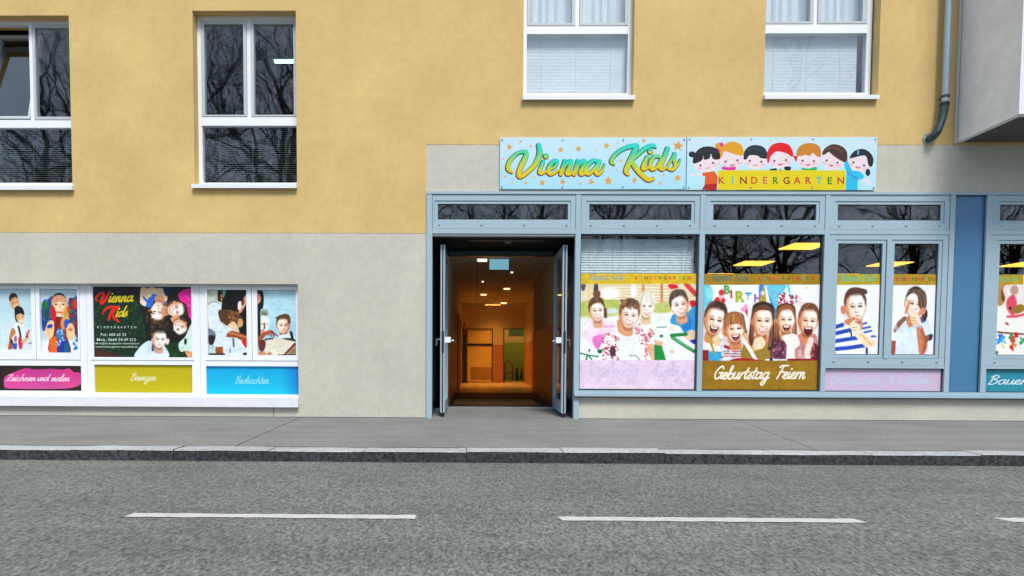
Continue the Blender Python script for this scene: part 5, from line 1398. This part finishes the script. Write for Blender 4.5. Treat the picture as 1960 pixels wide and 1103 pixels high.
for q in ((1.345, 1.40, 1.21, 5.6, fz, 1.449), (1.615, 1.67, 5.601, 11.5, fz, 1.379), (-.449, -.443, 1.21, 11.5, fz, 1.36)): part('dado', MB().box(*q), M['dado'], CO)
for yd, h in ((6.3, 1.95), (8.6, 1.95)):
    part('side_door_frame', MB().box(-.442, -.415, yd, yd + .07, fz, h).box(-.442, -.415, yd + .8, yd + .87, fz, h).box(-.442, -.415, yd + .071, yd + .799, h - .07, h), M['doorframe'], CO)
    part('side_door', MB().box(-.442, -.425, yd + .071, yd + .799, fz, h - .071), M['doorleaf'], CO)
# ceiling of boards with open joints
for i, (xa, xb) in enumerate(((-.5, .02), (.03, .62), (.63, 1.16), (1.17, 1.7))):
    for j in range(9):
        part('ceiling_board', MB().box(xa, xb, 1.21 + j * 1.15, 1.21 + j * 1.15 + 1.142, cz, cz + .02), M['ceil'], CO)
part('ceiling_void', MB().box(-.55, 1.75, 1.2, 11.6, cz + .05, cz + .1), M['dark'], CO)
ew = MB(); Y0, Y1 = 11.5, 11.6
ew.box(-.5, -.29, Y0, Y1, 1.31, cz); ew.box(-.29, .57, Y0, Y1, 1.83, cz); ew.box(.57, .94, Y0, Y1, 1.31, cz); ew.box(.94, 1.655, Y0, Y1, 1.83, cz)
part('end_wall', ew, M['ivory'], CO)
for q in ((-.5, -.302), (.582, .923)): part('end_dado', MB().box(*q, Y0 - .006, Y1, fz, 1.309), M['dado'], CO)
part('beam', MB().box(-.45, 1.62, 10.9, 11.0, 2.55, cz - .002), M['ceil'], CO)
part('end_door_frame', MB().frame(-.30, .58, Y0 - .02, Y0 - .0065, fz, 1.84, .035, None, 0, .035), M['doorframe'], CO)
part('end_door', MB().box(-.262, .542, Y0 + .01, Y0 + .05, fz + .02, 1.80), M['doorleaf'], CO)
part('end_door_bar', MB().box(-.262, .542, Y0 - .01, Y0 + .0095, 1.27, 1.34), M['black'], CO)
part('end_door_kick_plate', MB().box(-.15, .542, Y0 + .002, Y0 + .0095, .14, .56), mat('kick_plate', (.42, .22, .09), .5), CO)
part('end_opening_frame', MB().frame(.925, 1.66, Y0 - .02, Y0 - .0065, fz, 1.84, .035, None, 0, .03), M['doorframe'], CO)
PR = hub('play_room', B)
part('back_wall', MB().box(.3, 2.6, 14.05, 14.1, fz, 1.45), M['green'], PR)
part('back_wall_top', MB().box(.3, 2.6, 14.05, 14.1, 1.451, 2.7).box(.3, .35, 11.61, 14.04, fz, 2.7).box(2.55, 2.6, 11.61, 14.04, fz, 2.7).box(.3, 2.6, 11.61, 14.1, 2.71, 2.75), M['ivory'], PR)
part('room_floor', MB().box(.3, 2.6, 11.61, 14.04, -.1, fz - .002), M['floor_tile'], PR)
part('green_board', MB().box(1.25, 1.80, 14.0, 14.045, 1.72, 2.02), M['darkgreen'], PR)
t = thing('child_chair', 'small chair with red curved back inside the room at the corridor end', 'chair', (1.2, 13.2, fz))
part('backrest', MB().tube([(1.08, 13.3, .35), (1.06, 13.32, .62), (1.2, 13.33, .75), (1.36, 13.32, .62), (1.36, 13.3, .35)], .03, 6), M['red'], t)
part('seat', MB().box(1.05, 1.38, 13.02, 13.3, .32, .36), M['red'], t)
for dx in (1.06, 1.34):
    for dy in (13.04, 13.26): part('leg', MB().tube([(dx, dy, fz), (dx, dy, .318)], .018, 6), M['black'], t)
t = thing('toy_crate', 'dark crate with toys sticking out below the green wall', 'crate', (1.65, 13.4, fz))
cr = MB().frame(1.46, 1.86, 13.2, 13.6, fz, .36, .03, .03, .03, 0); part('side', cr, M['black'], t)
part('toy', MB().tube([(1.55, 13.4, .1), (1.52, 13.4, .52)], .04, 6).tube([(1.66, 13.4, .1), (1.7, 13.4, .56)], [.05, .01], 6).tube([(1.78, 13.4, .1), (1.8, 13.4, .46)], .045, 6), M['dark'], t)
t = thing('coat_stand', 'tall black coat stand left of the yellow door at the corridor end', 'coat stand', (-.36, 11.1, fz))
part('post', MB().box(-.42, -.30, 11.05, 11.15, fz + .03, 1.80), M['black'], t); part('foot', MB().box(-.435, -.20, 10.98, 11.22, fz, fz + .028), M['black'], t)
hk = MB()
for (dx, z) in ((-.40, 1.88), (-.33, 1.98), (-.37, 1.72)): hk.tube([(-.36, 11.05, z - .12), (dx, 11.0, z)], [.015, .03], 6)
part('hook', hk, M['red'], t)
t = thing('doormat', 'long brown doormat with pale flecks just inside the doorway', 'doormat', (.35, 2.3, fz))
dm = mat('doormat_pile', (.42, .28, .08), .95, 0, .75, 16.0, .6, 120)
part('pile', MB().box(-.38, 1.10, 2.0, 3.1, fz, fz + .014), dm, t); part('rubber_edge', MB().box(-.40, 1.12, 1.55, 1.998, fz, fz + .012), M['black'], t)
t = thing('exit_sign', 'blank pale blue exit sign hanging from the corridor ceiling', 'exit sign', (.414, 2.2, 2.58))
part('panel', MB().box(.243, .584, 2.19, 2.21, 2.42, 2.60), M['exit'], t); part('bracket', MB().box(.40, .43, 2.19, 2.21, 2.601, cz - .001), M['steel'], t)
CL = [('rectangular ceiling lamp nearest the doorway, left of the exit sign', .115, 2.3, .085), ('small round-looking ceiling spot behind the exit sign, right of centre', .735, 3.8, .022), ('small ceiling spot on the left of the corridor', .16, 5.3, .022),
      ('flat ceiling lamp on the right, midway along the corridor', .785, 6.7, .075), ('flat ceiling lamp on the left, midway along the corridor', .22, 8.1, .08), ('last ceiling lamp in front of the end wall', .89, 10.6, .09)]
for lab, x, y, s in CL:
    t = thing('ceiling_lamp', lab, 'ceiling lamp', (x, y, cz), 'lamps in the corridor ceiling')
    part('housing', MB().box(x - s - .02, x + s + .02, y - s - .02, y + s + .02, cz - .012, cz - .002), M['steel'], t)
    part('diffuser', MB().box(x - s, x + s, y - s, y + s, cz - .035, cz - .0125), M['lamp_cool'] if y < 6 else M['lamp_warm'], t)
for y, e in ((8.6, 2.5), (9.8, 7), (10.8, 6)):
    ld = bpy.data.lights.new('corridor_light', 'AREA'); ld.energy = e; ld.color = (1.0, .48, .09); ld.shape = 'RECTANGLE'; ld.size = .5; ld.size_y = .5; ld.spread = R(105)
    lo = bpy.data.objects.new('corridor_light', ld); C.collection.objects.link(lo); lo.location = (.55, y, cz - .03)
ld = bpy.data.lights.new('play_room_light', 'AREA'); ld.energy = 7; ld.color = (1.0, .62, .2); ld.size = .6
lo = bpy.data.objects.new('play_room_light', ld); C.collection.objects.link(lo); lo.location = (1.4, 12.8, 2.68)

# classroom behind the shopfront
part('classroom', MB().room(1.72, 14.5, .20, 6.6, .10, 3.14, skip='f').box(1.45, 1.72, .20, .24, .36, 3.14), M['roomdark'], B)
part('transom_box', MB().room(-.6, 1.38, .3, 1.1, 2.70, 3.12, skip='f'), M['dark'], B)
LBL = {(5.6, 2.2): 'nearest yellow lit lamp panel behind the birthday poster window', (5.6, 4.15): 'second yellow lit lamp panel behind the birthday poster window', (5.55, 6.0): 'farthest yellow lamp panel, just above the birthday poster band',
       (8.5, 4.2): 'yellow lamp panel seen through both casements above the two finger-on-lips posters', (8.5, 6.0): 'far yellow lamp panel low behind the two casements', (11.35, 4.2): 'yellow lamp panel behind the casement at the right edge'}
for (x, y), lab in LBL.items():
    t = thing('lamp_panel', lab, 'lamp', (x + .3, y + .3, 2.9), 'yellow lamp panels hanging in the classroom')
    part('diffuser', MB().box(x, x + .62, y, y + .58, 2.885, 2.90), M['lamp_panel'], t)
    part('housing', MB().box(x - .01, x + .63, y - .01, y + .59, 2.901, 2.93), M['black'], t)
    part('rod', MB().tube([(x + .3, y + .29, 2.93), (x + .3, y + .29, 3.14)], .006, 5), M['black'], t)
t = thing('tube_light', 'lit greenish fluorescent tube seen through the second upper window', 'tube light', (-3.1, 2.0, 5.93))
part('tube', MB().tube([(-3.47, 2.0, 5.92), (-2.7, 2.0, 5.92)], .018, 8), M['tube'], t); part('batten', MB().box(-3.5, -2.67, 1.97, 2.03, 5.95, 6.0), M['sash'], t)
part('rod', MB().box(-3.1, -3.09, 1.99, 2.01, 6.0, 6.19), M['sash'], t)

# ------------------------------------------------------------------ bay, downpipe
BY = hub('bay', B)
part('bay_side', MB().box(6.622, 6.70, -.95, .0, 3.858, 10.45), M['bay'], BY)
part('bay_front', MB().box(6.701, 11.5, -.95, -.87, 3.858, 10.45).box(6.618, 6.70, -.962, -.951, 3.86, 10.45), M['sill'], BY)
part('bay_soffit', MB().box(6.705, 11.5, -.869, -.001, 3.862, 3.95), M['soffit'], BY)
part('bay_flashing', MB().box(6.575, 6.612, -.03, .0, 3.835, 10.4), mat('flashing', (.50, .47, .45), .5), BY)
part('bay_joint', MB().box(6.6125, 6.6215, -.012, .0, 3.85, 10.4), M['black'], BY)
DP = thing('downpipe', 'grey metal downpipe with dark swan-neck elbow beside the overhanging bay', 'downpipe', (6.365, -.10, 3.9))
part('pipe', MB().tube([(6.372, -.10, 4.335), (6.372, -.10, 10.4)], .046, 14, False), M['zinc'], DP, True)
part('elbow', MB().tube([(6.37, -.10, 4.36), (6.368, -.10, 4.27), (6.35, -.10, 4.17), (6.315, -.105, 4.06), (6.28, -.11, 3.97), (6.255, -.10, 3.925), (6.245, -.06, 3.905), (6.24, .02, 3.90)], .05, 14, False), M['zincdark'], DP, True)
part('collar', MB().disc((6.37, -.10, 4.32), 'z', .058, .03, 14), M['black'], DP)
part('rosette', MB().disc((6.235, -.012, 3.905), 'y', .075, .01, 16), M['zinc'], DP)
for z in (4.42, 6.6):
    part('bracket', MB().disc((6.372, -.10, z), 'z', .054, .03, 14).box(6.36, 6.384, -.05, -.001, z + .004, z + .026), M['zincdark'], DP)

# ------------------------------------------------------------------ posters and signs
sheet('window_poster', -6.898, -6.382, .905, 1.815, .1165, .004, art_painting_pair(), 'poster of two dark-haired people painting on white at the far left', 'poster')
sheet('window_poster', -6.256, -5.713, .907, 1.813, .1165, .004, art_painted_child(), 'poster of a child with paint-covered red hands on the cheeks', 'poster')
sheet('window_poster', -5.512, -4.062, .846, 1.853, .1165, .004, art_meadow_circle(), 'green poster with children lying on grass and red and yellow lettering', 'poster')
sheet('window_poster', -3.839, -3.277, .882, 1.811, .1165, .004, art_reading_left(), 'poster of a boy in a white shirt before a long-haired dark woman', 'poster')
sheet('window_poster', -3.122, -2.569, .884, 1.808, .1165, .004, art_reading_right(), 'poster of a boy behind an open book on pale blue', 'poster')
sheet('window_strip', -7.085, -5.686, .354, .714, .1245, .004, art_text('zeichnen'), 'dark window strip with a pink brush splash and white handwriting', 'window strip')
sheet('window_strip', -5.492, -4.074, .334, .734, .1245, .004, art_text('bewegen'), 'plain mustard-yellow window strip with white handwriting', 'window strip')
sheet('window_strip', -3.873, -2.532, .317, .720, .1245, .004, art_text('beobachten'), 'bright blue window strip with pale handwriting', 'window strip')
sheet('window_poster', 1.478, 3.098, .427, 2.05, .0245, .004, art_playground(), 'large poster of four outdoor children over a pale pink strip', 'poster')
sheet('window_poster', 3.203, 4.824, .427, 2.05, .0245, .004, art_birthday(), 'large birthday party poster of five laughing children over a gold strip', 'poster')
sheet('window_poster', 5.049, 5.646, .934, 2.05, .0085, .004, art_boy_stripes(), 'narrow poster of a boy in blue stripes with finger on lips', 'poster')
sheet('window_poster', 5.829, 6.421, .934, 2.05, .0085, .004, art_girl_whisper(), 'narrow poster of a girl in pale blue with hand at her mouth', 'poster')
sheet('window_poster', 7.279, 7.876, .934, 2.05, .0085, .004, art_paint_table(), 'poster of paint blots on a white table at the right edge', 'poster')
sheet('window_strip', 4.92, 6.543, .418, .721, .0145, .004, art_text('entdecken'), 'pale lilac window strip with faint blue handwriting', 'window strip')
sheet('window_strip', 7.15, 8.845, .418, .721, .0145, .004, art_text('bauen'), 'teal window strip with white handwriting at the right edge', 'window strip')
s1 = sheet('sign_board', .33, 2.902, 3.206, 3.912, -.03, .022, art_sign_name(), 'pale blue sign board with green and yellow brush lettering and gold stars', 'sign board', None, .3, .84, .006)
s2 = sheet('sign_board', 2.915, 5.522, 3.198, 3.918, -.032, .022, art_sign_children(), 'pale blue sign board with seven cartoon children holding a yellow banner', 'sign board', None, .3, .84, .006)
for s, x0, x1, z0, z1 in ((s1, .33, 2.902, 3.206, 3.912), (s2, 2.915, 5.522, 3.198, 3.918)):
    for i in range(4):
        for z in (z0 + .03, z1 - .03):
            part('screw', MB().disc((x0 + .03 + (x1 - x0 - .06) * i / 3, -.042, z), 'y', .010, .006, 8), M['screw'], s)
part('sign_batten', MB().box(.36, 5.5, -.0075, -.001, 3.22, 3.26).box(.36, 5.5, -.0075, -.001, 3.85, 3.89), M['aludark'], B)

# ------------------------------------------------------------------ bare street trees across the road (they stand behind the camera and show in the panes)
def tree_meshes(seed, H):
    r = random.Random(seed); trunk = MB(); crown = MB()
    def grow(p, d, L, rad, lvl):
        mb = trunk if lvl == 0 else crown
        n = (7, 5, 4, 3, 2)[lvl]; k = (8, 5, 4, 3, 3)[lvl]
        pts = [Vector(p)]; dirs = [Vector(d)]; dd = Vector(d).normalized()
        for i in range(n):
            w = (.06, .2, .28, .34, .35)[lvl]
            dd = (dd + Vector((r.uniform(-w, w), r.uniform(-w, w), r.uniform(-w, w) + (.06 if lvl else .02)))).normalized()
            pts.append(pts[-1] + dd * (L / n)); dirs.append(dd)
        rads = [rad * (1 - .72 * i / n) for i in range(n + 1)]
        mb.tube([tuple(q) for q in pts], rads, k, False)
        if lvl == 4: return
        cnt = (11, 7, 6, 5)[lvl]
        for c in range(cnt):
            t = r.uniform(.32, 1.0) if lvl == 0 else r.uniform(.2, 1.0)
            i = min(int(t * n), n - 1); f = t * n - i
            q = pts[i].lerp(pts[i + 1], f)
            ax = Vector((r.uniform(-1, 1), r.uniform(-1, 1), r.uniform(-.5, .9)))
            nd = (dirs[i + 1] * r.uniform(.3, .9) + ax.normalized()).normalized()
            grow(q, nd, L * r.uniform(.36, .62) if lvl == 0 else L * r.uniform(.4, .68), rads[i] * r.uniform(.42, .62), lvl + 1)
    grow((0, 0, 0), (r.uniform(-.05, .05), 0, 1), H, H * .018, 0)
    return trunk.mesh('trunk', M['bark']), crown.mesh('crown', M['bark'])
TM = [tree_meshes(s, 14.0) for s in (3, 11, 27)]
TR = [(-31, -30, 1.15), (-25.5, -27, 1.25), (-21, -33, 1.3), (-17, -26, 1.2), (-13.5, -31, 1.3), (-10.5, -25, 1.1), (-7, -32, 1.1), (-4.5, -26, .7), (-1.8, -29, .74), (1, -24.5, .66), (3.5, -28, .78), (6, -25, .68), (8.5, -29, .8), (11, -24, .6), (13, -27.5, .74), (16, -25, .68), (18.5, -28, 1.08), (22, -25, .7), (26, -28, .8), (31, -27, .8),
      (-28, -40, 1.35), (-18, -42, 1.4), (-9, -41, 1.15), (1, -40, .95), (11, -40, .95), (20, -40, 1.0), (-22, -24, 1.05), (5.5, -36, .9), (36, -32, .8)]
for i, (x, y, s) in enumerate(TR):
    t = thing('tree', 'bare winter tree across the road, mirrored in the window panes', 'tree', (x, y, 0), 'bare trees across the road')
    t.rotation_euler = (0, 0, rnd.uniform(0, 6.28)); t.scale = (s, s, s)
    a, b = TM[i % 3]
    link('trunk', a, t); link('crown', b, t)
hd = MB(); rr = random.Random(5)
for i in range(4200):
    x = rr.uniform(-48, 48); y = rr.uniform(-44, -41); z = abs(rr.gauss(0, 1)) * 1.5
    a = rr.uniform(0, 6.28); L = rr.uniform(.2, .7)
    hd.quad((x, y, z), (x + L * math.cos(a), y + L * math.sin(a), z + .1), (x + L * math.cos(a) * .7, y + .2, z + L), (x - .1, y + .1, z + L * .8))
tag(solo('undergrowth', hd, M['bark']), kind='stuff')
